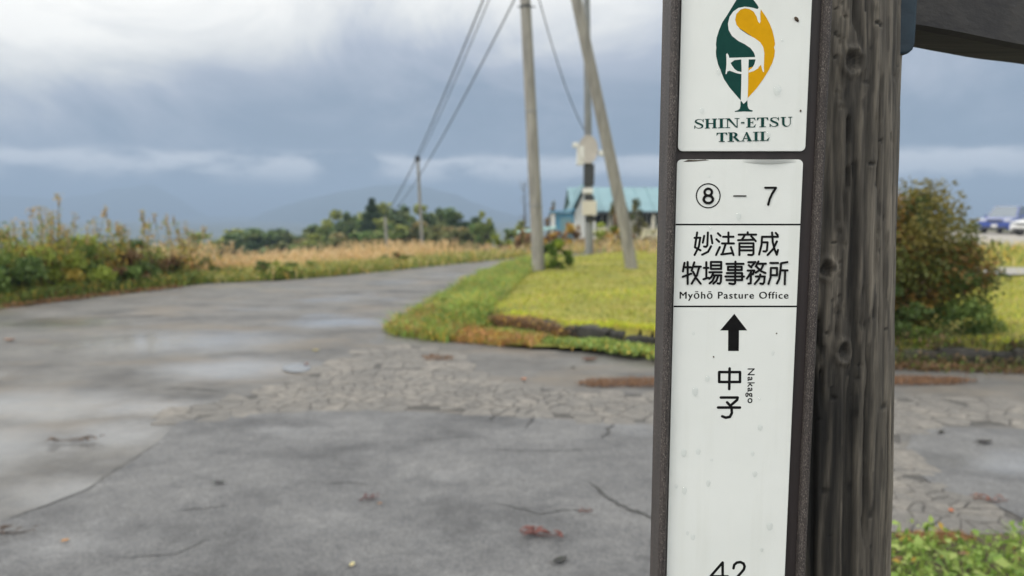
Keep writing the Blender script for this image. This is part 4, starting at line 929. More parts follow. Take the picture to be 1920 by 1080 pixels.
def stepped(e, d):
    for q in (.484, .505, .53):
        c = d * q; mb = MB(); mb.tube([c + Vector((-.17, 0, 0)), c + Vector((.2, 0, 0))], .012, 6); mb.obj('bolt', DARKMETAL, e)
upole('utility_pole', b1, t1, .137, .078, CONC, 'tall grey concrete utility pole at the corner of the lawn, nearest of the poles', [stepped], [(.522, .16, DARKMETAL), (.505, .05, DARKMETAL), (.484, .05, DARKMETAL), (.9, .05, DARKMETAL), (.30, .02, STEEL), (.13, .02, STEEL)])
b2 = gr(1188, 502, .24); q2 = at(1081, 0, b1.y)
t2 = Vector(t1) * .86 + Vector(b1) * .14; t2 += (Vector(b2) - t2).normalized() * .12
# strut runs in the plane through its foot and the tall pole
pd = q2 - b2; t2 = b2 + pd * ((t2.z - b2.z) / pd.z)
upole('strut_pole', b2, t2, .135, .095, CONC, 'pale concrete strut pole leaning left over the lawn', [], [(.95, .06, DARKMETAL)])
b3 = gr(1105, 474, .22); t3 = lerp_to(b3, 0, 0, 1100, 0, b3.y, 9.0)
def kit3(e, d):
    def local(u, v, dy=0): return at(u, v, b3.y + dy) - b3
    c = local(1103, 280, -.22); mb = MB()
    rx, rz = .285, .41; V = []; F = []; n = 28
    for k, (s_, y) in enumerate([(1, .05), (1, .0), (.94, -.012), (.9, .004), (.5, .012)]):
        for j in range(n): g = 2 * math.pi * j / n; V.append((c.x + rx * s_ * math.cos(g), c.y + y, c.z + rz * s_ * math.sin(g)))
    for k in range(4):
        for j in range(n): F.append((k * n + j, k * n + (j + 1) % n, (k + 1) * n + (j + 1) % n, (k + 1) * n + j))
    F.append(tuple(range(n))); F.append(tuple(4 * n + j for j in range(n))); mb.add(V, F); me = mb.mesh('round_disc', MATS['disc_shell']); auto_smooth(me, 40); link('round_disc', me, e)
    for (u, v, w, hgt, y, nm, mt) in [(1088, 292, .20, .55, -.1, 'white_box', WHITEP), (1130, 287, .22, .16, -.15, 'lamp_head', WHITEP), (1079, 272, .16, .14, -.1, 'side_bracket', WHITEP), (1105, 390, .40, .42, -.17, 'meter_box', CREAM), (1104, 328, .30, .62, -.05, 'dark_wrap', DARKMETAL), (1105, 373, .27, .18, -.05, 'band_box', DARKMETAL), (1107, 410, .30, .16, -.05, 'band_box', DARKMETAL), (1102, 358, .30, .16, -.12, 'white_box', WHITEP)]:
        c = local(u, v, y); mb = MB(); mb.box(c, (w, .24, hgt)); mb.obj(nm, mt, e, bevel=.02)
    c = local(1120, 287, -.12); mb = MB(); mb.tube([c + Vector((-.25, .05, 0)), c + Vector((.15, 0, 0))], .02, 6); mb.obj('lamp_arm', STEEL, e)
pm('disc_shell', (.52, .48, .44), (.46, .43, .40), 4, .75, spec=.2)
upole('utility_pole', b3, t3, .125, .085, CONC2, 'grey utility pole with a round disc and boxes in front of the blue-roofed house', [kit3])
pA = at(793, 480, 38); pA.z = float(H(pA.x, pA.y)) ; pAt = at(783, 293, 38)
def capA(e, d):
    mb = MB(); mb.box(d - Vector((0, 0, .12)), (.26, .26, .24)); mb.obj('cable_clamp', DARKMETAL, e, bevel=.03)
upole('utility_pole', pA, pAt, .09, .07, CONC, 'slim pale pole in the dry grass beyond the road', [capA])
pB = at(727, 470, 58); pB.z = float(H(pB.x, pB.y)); pBt = at(722, 406, 58)
upole('utility_pole', pB, pBt, .14, .11, CONC, 'small distant pole in front of the trees', [])
def wire(a, c, sag, r_, label):
    a, c = Vector(a), Vector(c); mb = MB(); n = 24; mb.tube([a.lerp(c, k / n) - Vector((0, 0, sag * 4 * (k / n) * (1 - k / n))) for k in range(n + 1)], r_, 6); tag(mb.obj('overhead_wire', WIRE, None), label, 'wire', 'overhead wires')
w0 = Vector(t1)
def on_pole1(z): q = (z - b1.z) / (t1.z - b1.z); return Vector(b1) + (Vector(t1) - Vector(b1)) * q
wire(on_pole1(7.35) + Vector((-.10, 0, 0)), pAt + Vector((-.05, 0, -.05)), .12, .022, 'thick dark cable from the tall pole down to the slim pole, left of the pair')
wire(on_pole1(7.1) + Vector((-.10, 0, 0)), pAt + Vector((.05, 0, -.12)), .22, .014, 'thinner cable just under the thick one to the slim pole')
wire(on_pole1(5.95) + Vector((-.11, 0, 0)), pBt + Vector((0, 0, -.1)), .75, .017, 'single wire from below the tall pole top to the distant pole')
wire(pAt + Vector((-.05, 0, -.1)), pBt + Vector((0, 0, .05)), .15, .028, 'cable from the slim pole down to the distant pole')
wire(on_pole1(6.6) + Vector((.1, 0, 0)), at(1095, 243, b3.y), .35, .014, 'slack wire from the tall pole right to the pole with the disc')

# ------------------------------------------------------------------ shrubs and trees
def crown(c, rad, n, size, cols, w, clumps=40, hollow=.45, upb=.5, asp=.55, sparse=1.0, seed=0):
    """leaves gathered in clumps through an uneven ellipsoid"""
    c = np.array(c); rad = np.array(rad); K = unit(RNG.normal(size=(clumps, 3))) * (hollow + (1 - hollow) * RNG.random((clumps, 1)) ** .6) * (.82 + .36 * RNG.random((clumps, 1)))
    K[:, 2] = np.where(K[:, 2] < -.75, -.75, K[:, 2]); ks = RNG.uniform(.16, .34, clumps) * sparse
    k = RNG.choice(clumps, n, p=ks ** 2 / (ks ** 2).sum()); off = unit(RNG.normal(size=(n, 3))) * (RNG.random((n, 1)) ** .45) * ks[k][:, None]
    P = c + (K[k] + off) * rad
    ccol = pal(clumps, cols, w, .2)
    col = ccol[k] * (.75 + .5 * RNG.random((n, 1)))
    return leaf_arrays(P, size, col, upb, asp)
def branches(parent, base, top_c, rad, r0, nb, name='stem', seed=1, mat=BARK):
    rn = random.Random(seed); mb = MB(); base = Vector(base); tc_ = Vector(top_c); mid = base.lerp(tc_, .55) + Vector((rn.uniform(-.05, .05) * rad[0], 0, 0))
    mb.tube([base, mid, tc_ + Vector((0, 0, rad[2] * .4))], [r0, r0 * .7, r0 * .2], 8)
    for k in range(nb):
        s_ = base.lerp(tc_, rn.uniform(.25, .95)); g = rn.uniform(0, 6.28); e = tc_ + Vector((math.cos(g) * rad[0] * rn.uniform(.4, .85), math.sin(g) * rad[1] * rn.uniform(.4, .85), rad[2] * rn.uniform(-.5, .7)))
        mb.tube([s_, s_.lerp(e, .5) + Vector((0, 0, -.05 * rad[2])), e], [r0 * .45, r0 * .28, r0 * .08], 6)
    return mb.obj(name, mat, parent)
def shrub(name, base, c, rad, n, size, cols, w, label, cat='shrub', group=None, clumps=40, r0=.03, nb=10, extra=None, fname='foliage', upb=.5, sparse=1.0, hollow=.45):
    e = empty(name, base); tag(e, label, cat, group); lc = Vector(c) - Vector(base)
    parts = [crown(lc, rad, n, size, cols, w, clumps, upb=upb, sparse=sparse, hollow=hollow)] + (extra or [])
    V, F, C = merge(parts); link(fname, npmesh(fname, V, F, LEAF, C), e); branches(e, (0, 0, -.05), lc, rad, r0, nb, 'trunk' if cat == 'tree' else 'stem', seed=len(label)); return e
# big shrub right of the post
c = at(1668, 510, 7.55); base = (c.x, 7.55, .22)
shrub('autumn_shrub', base, (c.x, 7.55, .93), (.84, .72, .74), 30000, .048, [(.12, .07, .018), (.10, .085, .018), (.17, .06, .018), (.06, .07, .015), (.03, .045, .012), (.14, .09, .02)], [3, 5, .9, 6, 5, 1.8], 'large olive and rust coloured shrub right of the log post', clumps=130, sparse=1.15, hollow=.3, r0=.035, nb=16,
      extra=[crown((.15, -.1, .35), (.72, .65, .42), 9000, .045, [DG, MG, (.11, .13, .03), BR], [3, 3, 2, 1], 30), crown((0, -.5, .02), (.95, .3, .26), 4200, .045, [DG, MG, BR], [3, 2, 1.5], 20)])
b4 = gr(1042, 513, .14); shrub('green_bush', (b4.x, b4.y + .1, .12), (b4.x, b4.y + .1, .46), (.36, .34, .36), 3600, .06, [(.06, .10, .014), (.12, .17, .02), (.19, .23, .03)], [4, 4, 2], 'small green bush at the foot of the tall pole', clumps=24, r0=.02)

# roadside thicket, left
def zg(x, y): return float(H(x, y))
LE = [Vector(p) for p in left_edge]
def beyond(u, v, s):                        # a spot s metres beyond the road's far edge, at image column u
    p = gr(u, v); x, y = p.x + LN.x * s, p.y + LN.y * s; return x, y
thick = [(-70, 590, 1.6, .9, 1.05, [DG, (.04, .07, .02), MG], 'dark green thicket bush at the left edge of the picture'), (35, 574, 1.1, .85, .82, [DG, (.035, .065, .018), MG], 'low dark leafy bush by the left roadside'), (95, 566, 2.3, .9, 1.1, [MG, YG, DG, OC], 'green and yellow bush behind the dark roadside bush'),
         (150, 560, 1.2, .75, .85, [(.22, .17, .035), YG, YG, MG], 'golden yellow bush among the roadside reeds'), (215, 551, 1.7, .8, 1.0, [(.20, .16, .04), YG, (.24, .17, .04), MG, MG], 'ochre bush in the middle of the roadside thicket'), (270, 545, 1.0, .75, .66, [DG, MG, BR], 'dark low bush under the reeds'),
         (315, 540, 1.9, .85, .9, [MG, YG, DG], 'mid green bush towards the right of the thicket'), (345, 536, 1.0, .7, .56, [DG, (.05, .08, .025), BR], 'small dark bush at the right end of the thicket'), (372, 534, 2.8, .8, .95, [DG, MG, YG], 'dark green bush ending the thicket before the dry grass'),
         (455, 528, 2.0, .7, .55, [DG, MG, BR, TAN], 'low olive bush where the dry grass begins'), (-160, 600, 1.8, 1.1, 1.2, [DG, MG, YG], 'bush beyond the left edge of the frame')]
for k, (u, v, s, r_, hgt, cols, label) in enumerate(thick[:-1]):
    x, y = beyond(u, v, s); z = zg(x, y); shrub('roadside_bush', (x, y, z), (x, y, z + hgt * .5), (r_ * 1.1, r_ * .85, hgt * .6), 5200, .085, cols, None, label, group='bushes of the roadside thicket', clumps=34, r0=.025)
# reeds and tall weeds
def line_scatter(u0, u1, n, s0, s1):
    us = RNG.uniform(u0, u1, n); vs = np.interp(us, [-200, 0, 200, 400, 620, 700, 985], [604, 577, 553, 531, 519, 511, 483]); ss = RNG.uniform(s0, s1, n)
    p = np.array([gr(a, c).xy for a, c in zip(us, vs)]); return np.column_stack([p[:, 0] + LN.x * ss, p[:, 1] + LN.y * ss]), us, ss
def plumes(tips, L, n_each, cols, spread, size, wts=None):
    L = L * RNG.uniform(.5, 1.3, len(L)); n = len(tips); rep = np.repeat(tips, n_each, 0); ll = np.repeat(L, n_each); q = RNG.random(n * n_each) ** .8
    C = rep + np.column_stack([RNG.normal(0, 1, (n * n_each, 2)) * (spread * ll * (1.1 - q))[:, None], -q * ll * .9 + .02])
    return leaf_arrays(C, size, pal(n * n_each, cols, wts, .2), 0, .28, 1.5)
xy, us, ss = line_scatter(-150, 380, 2600, .7, 4.5); P = np.column_stack([xy, H(xy[:, 0], xy[:, 1]) - .02]); cl = fbm(xy[:, 0] * .9, xy[:, 1] * .9, 91, 3)
hgt = RNG.uniform(.45, 1.35, len(xy)) * (.45 + 1.0 * cl) * np.interp(us, [-150, 150, 300, 380], [1.2, 1.1, .85, .5])
V, F, C, tip = blade_arrays(P, hgt, RNG.uniform(.014, .03, len(xy)), pal(len(xy), [YG, MG, OC, (.26, .20, .06), BR, (.2, .2, .07)], [5, 4, 2, 1.4, .8, 2]), .45, .5)
lv = leaf_arrays(np.repeat(P, 3, 0) + np.column_stack([RNG.normal(0, .10, (len(P) * 3, 2)), np.repeat(hgt, 3) * RNG.uniform(.3, .95, len(P) * 3)]), .085, pal(len(P) * 3, [YG, MG, (.20, .16, .04), (.34, .20, .04), BR, (.17, .15, .05)], [5, 5, 2, .6, .6, 2]), .2, .42)
stuff('tall_weeds', [(V, F, C), lv], LEAF, 'tangle of tall yellowing weeds along the left roadside', 'weeds')
# the spikes that stand out against the sky
sp_px = [(20, 405), (50, 398), (70, 375), (88, 400), (108, 372), (112, 400), (145, 405), (160, 412), (180, 415), (197, 392), (202, 400), (228, 408), (250, 400), (260, 382), (275, 418), (290, 415), (303, 402), (325, 408), (345, 422), (358, 432), (130, 420), (8, 412), (40, 418), (215, 425), (240, 430), (312, 430), (372, 428), (95, 415), (170, 432)]
tips = []; par = []
for u, v in sp_px:
    for j in range(2):
        d_ = RNG.uniform(1.0, 2.6); uu = u + RNG.normal(0, 7 + 8 * j); vb = float(np.interp(uu, [-200, 0, 200, 400], [604, 577, 553, 531])); x, y = beyond(uu, vb, d_); tp = at(uu, v + j * 26, y); tips.append(tp)
tips = np.array([tuple(q) for q in tips]); bases = tips.copy(); bases[:, 0] += RNG.normal(.08, .30, len(tips)); tips[:, 2] += RNG.normal(0, .07, len(tips)); bases[:, 2] = H(bases[:, 0], bases[:, 1])
mb = MB()
for a, c in zip(bases, tips): mb.tube([a, (np.array(a) * .5 + np.array(c) * .5) + np.array((.02, 0, 0)), c], [.008, .006, .003], 4)
n = len(tips); hh = tips[:, 2] - bases[:, 2]; k = np.repeat(np.arange(n), 26); q = RNG.uniform(.35, .97, len(k))
lv = leaf_arrays(bases[k] + (tips - bases)[k] * q[:, None] + RNG.normal(0, .045, (len(k), 3)), .12, pal(len(k), [YG, MG, OC, BR, (.24, .19, .06)], [4, 3, 3, 2, 2]), 0, .22, .6)
pl1 = plumes(tips, np.full(n, .34), 60, [(.30, .22, .13), (.24, .19, .09), (.36, .28, .19), (.17, .17, .06)], .10, .05)
SV = np.array(mb.v); SF = np.array([f for f in mb.f if len(f) == 4]); SCc = np.tile(np.array((.16, .14, .05)), (len(SV), 1))
stuff('tall_reeds', [lv, pl1, (SV, SF, SCc)], STRAW, 'tall reeds with brownish plumes rising above the roadside thicket', 'reeds')
# short verge at the road's far edge: green grass then a rusty rim of dead leaves
def edge_verge(u0, u1, n, s0, s1, h0, h1, cols, w, name, label, leafn=0, cat='grass', mat=LEAF):
    xy, us, ss = line_scatter(u0, u1, n, s0, s1); P = np.column_stack([xy, np.maximum(H(xy[:, 0], xy[:, 1]), -.03) - .0]); P[:, 2] = np.where(ss > 1.5, H(xy[:, 0], xy[:, 1]), .0)
    cl = fbm(xy[:, 0] * 1.3, xy[:, 1] * 1.3, 93, 3); V, F, C, tip = blade_arrays(P, RNG.uniform(h0, h1, n) * (.5 + cl), RNG.uniform(.01, .022, n), pal(n, cols, w), .7, .6); parts = [(V, F, C)]
    if leafn:
        i = RNG.integers(0, n, leafn); parts.append(leaf_arrays(P[i] + np.column_stack([RNG.normal(0, .06, (leafn, 2)), RNG.uniform(0, h1 * .7, leafn)]), .06, pal(leafn, cols, w), .7, .5))
    return stuff(name, parts, mat, label, cat)
edge_verge(-120, 430, 9000, .1, 1.5, .05, .30, [(.07, .10, .022), YG, MG, OC, BR], [4, 3, 3, 1, .7], 'roadside_grass', 'green roadside grass in front of the thicket', 5000)
edge_verge(-120, 330, 3200, -.15, .25, .015, .06, [(.16, .075, .03), (.09, .055, .03), (.13, .075, .035), (.08, .09, .025)], [2, 4, 3, 2], 'leaf_rim', 'rusty rim of dead leaves on the left road edge', 3500, 'leaf litter')
edge_verge(400, 1000, 12000, .0, 2.4, .08, .34, [YG, MG, (.10, .13, .03), OC, TAN, BR], [4, 4, 3, 2, 2, .6], 'roadside_grass', 'green grass strip between the road and the dry grass', 5000)
# clumps of green weeds on the road edge
for (u, v, r_, lab) in [(530, 525, .42, 'low green weed tuft jutting onto the road edge'), (590, 516, .5, 'olive weed tuft in front of the dry grass'), (760, 497, .4, 'small weed tuft by the road under the slim pole')]:
    x, y = beyond(u, v, .45); shrub('weed_tuft', (x, y, 0), (x, y, .16), (r_, r_ * .7, .2), 1100, .06, [MG, YG, DG, BR], None, lab, 'weeds', 'weed tufts on the road edge', 16, .01, 5)
# dry pampas grass
xy, us, ss = line_scatter(395, 1010, 5200, 1.6, 9.0)
cl = fbm(xy[:, 0] * .45, xy[:, 1] * .45, 95, 3); k = (cl > .36) | (RNG.random(len(xy)) < .25); xy, us, ss, cl = xy[k], us[k], ss[k], cl[k]
P = np.column_stack([xy, H(xy[:, 0], xy[:, 1]) - .02]); hgt = RNG.uniform(.4, 1.25, len(xy)) * (.25 + 1.4 * cl) * np.interp(us, [395, 440, 520, 620, 800, 1010], [.9, 1.05, .9, .5, .6, .85])
V, F, C, tip = blade_arrays(P, hgt, RNG.uniform(.018, .035, len(xy)), pal(len(xy), [(.41, .29, .14), (.34, .235, .11), (.26, .19, .08), OC, (.14, .14, .04)], [5, 4, 2, 1, 1.8]), .5, .6)
V2, F2, C2_, tip2 = blade_arrays(np.repeat(P, 2, 0) + RNG.normal(0, .08, (len(P) * 2, 3)) * np.array([1, 1, 0]), np.repeat(hgt, 2) * RNG.uniform(.5, .9, len(P) * 2), np.full(len(P) * 2, .022), pal(len(P) * 2, [(.39, .28, .135), (.35, .245, .12), (.24, .18, .08), YG], [5, 4, 2, 1.2]), .6, .7)
pl2 = plumes(tip, np.full(len(tip), .26), 9, [(.42, .30, .165), (.34, .235, .12), (.46, .35, .22)], .16, .075)
stuff('dry_pampas_grass', [(V, F, C), (V2, F2, C2_), pl2], STRAW, 'straw coloured dry pampas grass beyond the road', 'grass')

# trees of the far treeline
def tree_proto(cols, w, rad, n, seed, size=.42, clumps=30):
    P = [crown((0, 0, 0), rad, n, size, cols, w, clumps, .35)]; V, F, C = merge(P); return npmesh('crown', V, F, LEAF, C)
TC = [tree_proto([(.045, .075, .026), (.07, .105, .034), (.10, .12, .045)], None, (1, 1, 1), 2600, 1, .2), tree_proto([(.10, .13, .034), (.14, .155, .04), (.07, .11, .03)], None, (1, 1, 1), 2600, 2, .2), tree_proto([(.12, .115, .04), (.10, .11, .035), (.14, .115, .045)], None, (1, 1, 1), 2400, 3, .2), tree_proto([(.05, .075, .028), (.065, .09, .034), (.08, .095, .036)], None, (1, 1, 1), 2600, 4, .2)]
mbt = MB(); mbt.tube([(0, 0, 0), (.02, 0, .5), (0, 0, 1)], [.05, .04, .02], 8)
for k in range(5): g = k * 1.3; mbt.tube([(0, 0, .55 + .07 * k), (.15 * math.cos(g), .15 * math.sin(g), .8 + .05 * k)], [.02, .008], 5)
TRK = mbt.mesh('trunk', BARK, smooth=True)
trees = [(385, 442, 44, 92, 1), (432, 436, 42, 95, 1), (470, 430, 42, 90, 0), (512, 429, 36, 88, 0), (556, 425, 34, 92, 3), (598, 420, 32, 90, 0), (628, 402, 27, 84, 1), (655, 409, 26, 78, 3), (668, 398, 30, 90, 0), (708, 389, 34, 82, 1), (735, 385, 38, 86, 0), (725, 416, 34, 70, 1), (655, 436, 30, 72, 2), (768, 394, 30, 80, 3), (795, 391, 30, 84, 1), (836, 390, 28, 82, 0), (812, 412, 28, 70, 2), (868, 402, 24, 84, 3), (908, 402, 14, 62, 1), (850, 424, 26, 66, 2), (885, 424, 24, 68, 2), (590, 444, 30, 78, 1), (545, 446, 26, 84, 2), (975, 418, 18, 62, 1), (990, 426, 15, 56, 2)]
words = ['dark green', 'mid green', 'yellowing olive', 'deep shadowy green']; order = sorted(range(len(trees)), key=lambda i: trees[i][0]); rank = {i: k + 1 for k, i in enumerate(order)}
ordn = ['', 'first', 'second', 'third', 'fourth', 'fifth', 'sixth', 'seventh', 'eighth', 'ninth', 'tenth', 'eleventh', 'twelfth', 'thirteenth', 'fourteenth', 'fifteenth', 'sixteenth', 'seventeenth', 'eighteenth', 'nineteenth', 'twentieth', 'twenty-first', 'twenty-second', 'twenty-third', 'twenty-fourth', 'twenty-fifth']
for i, (u, v, hw, D, k) in enumerate(trees):
    top = at(u, v, D); z0 = zg(top.x, D); hgt = top.z - z0; r_ = 1.7 * hw * D / FPX; cz = hgt * .47
    e = empty('broadleaf_tree', (top.x, D, z0)); tag(e, '%s broadleaf tree, %s from the left along the far treeline' % (words[k], ordn[rank[i]]), 'tree', 'trees of the far treeline')
    c_ = link('crown', TC[k], e, (0, 0, hgt - cz)); c_.scale = (r_ * 1.0, r_ * 1.0, cz * .89); c_.rotation_euler = (0, 0, i * 1.7)
    t_ = link('trunk', TRK, e, (0, 0, -.1)); s_ = hgt * .75; t_.scale = (s_ * .8, s_ * .8, s_)
# the conifer that tops the line
top = at(697, 371, 79); z0 = zg(top.x, 79); hgt = top.z - z0; e = empty('conifer_tree', (top.x, 79, z0)); tag(e, 'pointed dark conifer rising above the far treeline', 'tree')
n = 4200; q = RNG.random(n) ** .7; zc_ = hgt * (1 - q * .62); rr = (.22 + q * 2.6) * (.8 + .25 * np.sin(q * 40)); g = RNG.random(n) * 6.283; rad_ = rr * RNG.random(n) ** .4
V, F, C = leaf_arrays(np.column_stack([np.cos(g) * rad_, np.sin(g) * rad_, zc_ - rad_ * .25]), .34, pal(n, [(.018, .034, .016), (.028, .048, .02)]), .2, .4, .6); link('crown', npmesh('crown', V, F, LEAF, C), e)
t_ = link('trunk', TRK, e, (0, 0, -.1)); t_.scale = (3, 3, hgt * .9)

# ------------------------------------------------------------------ house and sheds beyond the lawn
hz = -1.25
hc = at(1160, 400, 50); house = empty('blue_roofed_house', (hc.x, 50, hz)); tag(house, 'low cream house with a sky blue roof behind the poles', 'house')
def hx(u, D=50): return at(u, 400, D).x - hc.x
def hv(v, D=50): return at(1160, v, D).z - hz
ridge, eave = hv(352), hv(394); x0, x1 = hx(1080), hx(1420)
mb = MB(); Wd = 6.0
poly = [(x0 + .3, 0), (x1, 0), (x1, eave), (x0 + .3, eave)]
mb.prism(poly, 0, Wd); mb.obj('wall', CREAM, house)
mb = MB(); mb.add([(x0 + .3, -.0, eave), (x0 + .3, Wd, eave), (x0 + .3, Wd / 2, ridge - .12), (x0 + .42, 0, eave), (x0 + .42, Wd, eave), (x0 + .42, Wd / 2, ridge - .12)], [(0, 1, 2), (3, 5, 4), (0, 3, 4, 1), (1, 4, 5, 2), (2, 5, 3, 0)]); mb.obj('gable_wall', WHITEP, house)
for sgn, nm in ((0, 'front'), (1, 'rear')):
    y0, y1 = (-.7, Wd / 2) if sgn == 0 else (Wd + .7, Wd / 2); ez = eave - .18; mb = MB()
    mb.add([(x0 - .4, y0, ez), (x1 + .4, y0, ez), (x1 + .4, y1, ridge), (x0 - .4, y1, ridge), (x0 - .4, y0, ez + .12), (x1 + .4, y0, ez + .12), (x1 + .4, y1, ridge + .12), (x0 - .4, y1, ridge + .12)], [(0, 1, 2, 3), (4, 7, 6, 5), (0, 4, 5, 1), (1, 5, 6, 2), (2, 6, 7, 3), (3, 7, 4, 0)])
    ro = mb.obj('roof', BLUEROOF, house)
    if sgn == 0:
        k = x0
        while k < x1:
            mb = MB(); mb.tube([(k, y0, ez + .14), (k, y1, ridge + .14)], .035, 4); mb.obj('roof_rib', BLUEROOF, ro); k += .9
        mb = MB(); mb.box(((x0 + x1) / 2, y0 - .06, ez - .02), (x1 - x0 + .8, .10, .16)); mb.obj('gutter', DARKMETAL, ro)
# cross gable at the left, facing the camera
gx0, gx1 = hx(1068), hx(1112); gm = (gx0 + gx1) / 2; gt = hv(350)
mb = MB(); mb.prism([(gx0 + .25, 0), (gx1, 0), (gx1, hv(396)), (gm + .1, gt - .15), (gx0 + .25, hv(398))], -1.6, .1); mb.obj('wing_wall', WHITEP, house)
for a, c_ in (((gx0 - .15, hv(402)), (gm, gt)), ((gx1 + .1, hv(402)), (gm, gt))):
    mb = MB(); mb.prism([a, c_, (c_[0], c_[1] + .14), (a[0], a[1] + .14)], -2.0, 2.6); mb.obj('wing_roof', BLUEROOF, house)
for u, w, v0, v1 in ((1128, .9, 400, 424), (1165, 1.3, 398, 428), (1214, 1.2, 397, 424), (1236, 1.0, 397, 424)):
    xx = hx(u); za, zb2 = hv(v1), hv(v0); wn = MB(); wn.box((xx, -.02, (za + zb2) / 2), (w, .05, zb2 - za)); wo = wn.obj('window', DARKGLASS, house)
    mb = MB(); t_ = .06
    for c_, d_ in (((xx, -.05, za), (w + .1, .06, t_)), ((xx, -.05, zb2), (w + .1, .06, t_)), ((xx - w / 2, -.05, (za + zb2) / 2), (t_, .06, zb2 - za)), ((xx + w / 2, -.05, (za + zb2) / 2), (t_, .06, zb2 - za)), ((xx, -.045, (za + zb2) / 2), (t_ * .7, .04, zb2 - za))): mb.box(c_, d_)
    mb.obj('window_frame', WHITEP, wo)
for u in (1222, 1300):
    mb = MB(); mb.tube([(hx(u), -.6, 0), (hx(u), -.6, eave - .1)], .13, 12); mb.obj('porch_post', CREAM, house)
sc0 = at(1057, 432, 44); szz = float(H(sc0.x, 44)) ; shed = empty('blue_shed', (sc0.x, 44, szz)); tag(shed, 'small sky blue shed with a white corner left of the house', 'shed')
zt_ = at(1060, 399, 44).z - szz
mb = MB(); mb.box((0, .9, zt_ / 2), (1.25, 1.8, zt_)); mb.obj('wall', BLUEWALL, shed)
mb = MB(); mb.box((-.66, -.02, zt_ / 2), (.22, .2, zt_)); mb.obj('corner_post', WHITEP, shed)
mb = MB(); mb.prism([(-.8, zt_), (.7, zt_ + .12), (.7, zt_ + .22), (-.8, zt_ + .1)], -.25, 2.0); mb.obj('roof', BLUEWALL, shed)
mb = MB(); mb.box((.15, -.03, 1.0), (.7, .05, 1.9)); dr_ = mb.obj('door', BLUEROOF, shed); mb = MB(); mb.box((.4, -.07, 1.0), (.04, .06, .16)); mb.obj('handle', STEEL, dr_)
gc = at(1005, 440, 36); gz = float(H(gc.x, 36)); gh = empty('turquoise_canopy', (gc.x, 36, gz)); tag(gh, 'low turquoise sheet roof behind the tall pole', 'canopy')
zq = at(1005, 428, 36).z - gz; mb = MB(); mb.prism([(-.95, zq - .25), (1.05, zq), (1.05, zq + .05), (-.95, zq - .2)], 0, 1.4); mb.obj('sheet_roof', TURQ, gh)
for a in (-.85, .95):
    for y in (.08, 1.3): mb = MB(); mb.tube([(a, y, -.05), (a, y, zq - .2 + (a + .95) * .1)], .04, 6); mb.obj('post', STEEL, gh)
# shrubs and small trees around the house
for (u, vt, vb, hw, D, cols, lab, nm, sparse) in [(1036, 384, 432, 14, 48, [(.13, .08, .03), (.09, .08, .03)], 'brownish tree left of the blue shed', 'small_tree', 1), (1160, 366, 430, 16, 40, [(.16, .11, .06), (.12, .11, .04)], 'thin brown leaved tree before the blue roof', 'small_tree', .7), (1198, 378, 455, 20, 40, [(.08, .08, .03), (.11, .10, .035), (.05, .06, .02)], 'olive tree before the blue roof beside the strut', 'small_tree', 1),
                                       (1070, 418, 470, 26, 31, [BR, (.2, .13, .07), YG, OC], 'brown and green shrub below the blue shed', 'house_shrub', 1), (1128, 425, 470, 24, 30, [(.42, .40, .28), YG, (.3, .24, .13)], 'pale flowering shrub beside the pole with the disc', 'house_shrub', 1), (1155, 428, 472, 20, 29, [BR, OC, YG], 'ochre shrub between the poles', 'house_shrub', 1), (1175, 436, 472, 20, 30, [BR, (.16, .11, .06)], 'brown shrub behind the strut pole', 'house_shrub', 1), (1222, 430, 466, 24, 32, [(.44, .42, .33), (.3, .28, .18), YG], 'whitish shrub against the house porch', 'house_shrub', 1), (1030, 436, 470, 20, 31, [BR, OC, (.22, .14, .07)], 'dry brown shrub right of the tall pole', 'house_shrub', 1), (985, 438, 466, 20, 30, [BR, YG, (.25, .17, .09)], 'brownish shrub left of the tall pole', 'house_shrub', 1), (940, 440, 470, 26, 32, [BR, TAN, YG], 'straw brown shrub at the end of the dry grass', 'house_shrub', 1)]:
    tp = at(u, vt, D); z0 = float(H(tp.x, D)); hgt = tp.z - z0; r_ = hw * D / FPX; cz = hgt * (.42 if nm == 'small_tree' else .5)
    shrub(nm, (tp.x, D, z0), (tp.x, D, z0 + hgt - cz), (r_, r_, cz), int(900 * sparse), .16, cols, None, lab, 'tree' if nm == 'small_tree' else 'shrub', None, 16, .05, 8, None, 'crown' if nm == 'small_tree' else 'foliage', sparse=1.0)
# bare slender tree just left of the tall pole
tp = at(983, 342, 60); z0 = float(H(tp.x, 60)); bt = empty('bare_tree', (tp.x, 60, z0)); tag(bt, 'slender nearly bare grey tree just left of the tall pole', 'tree'); mb = MB(); hgt = tp.z - z0
mb.tube([(0, 0, -.1), (.05, 0, hgt * .5), (0, 0, hgt)], [.09, .06, .015], 7); mb.obj('trunk', BARK, bt); mb = MB(); rb = random.Random(4)
for k in range(46): z = hgt * rb.uniform(.35, .97); g = rb.uniform(0, 6.28); l = rb.uniform(.3, .8); mb.tube([(0, 0, z), (l * .5 * math.cos(g), l * .5 * math.sin(g), z + l * .35), (l * .8 * math.cos(g), l * .8 * math.sin(g), z + l)], [.02, .014, .006], 4)
mb.obj('twigs', pm('grey_twigs', (.22, .20, .19), (.15, .14, .13), 8, .9), bt)
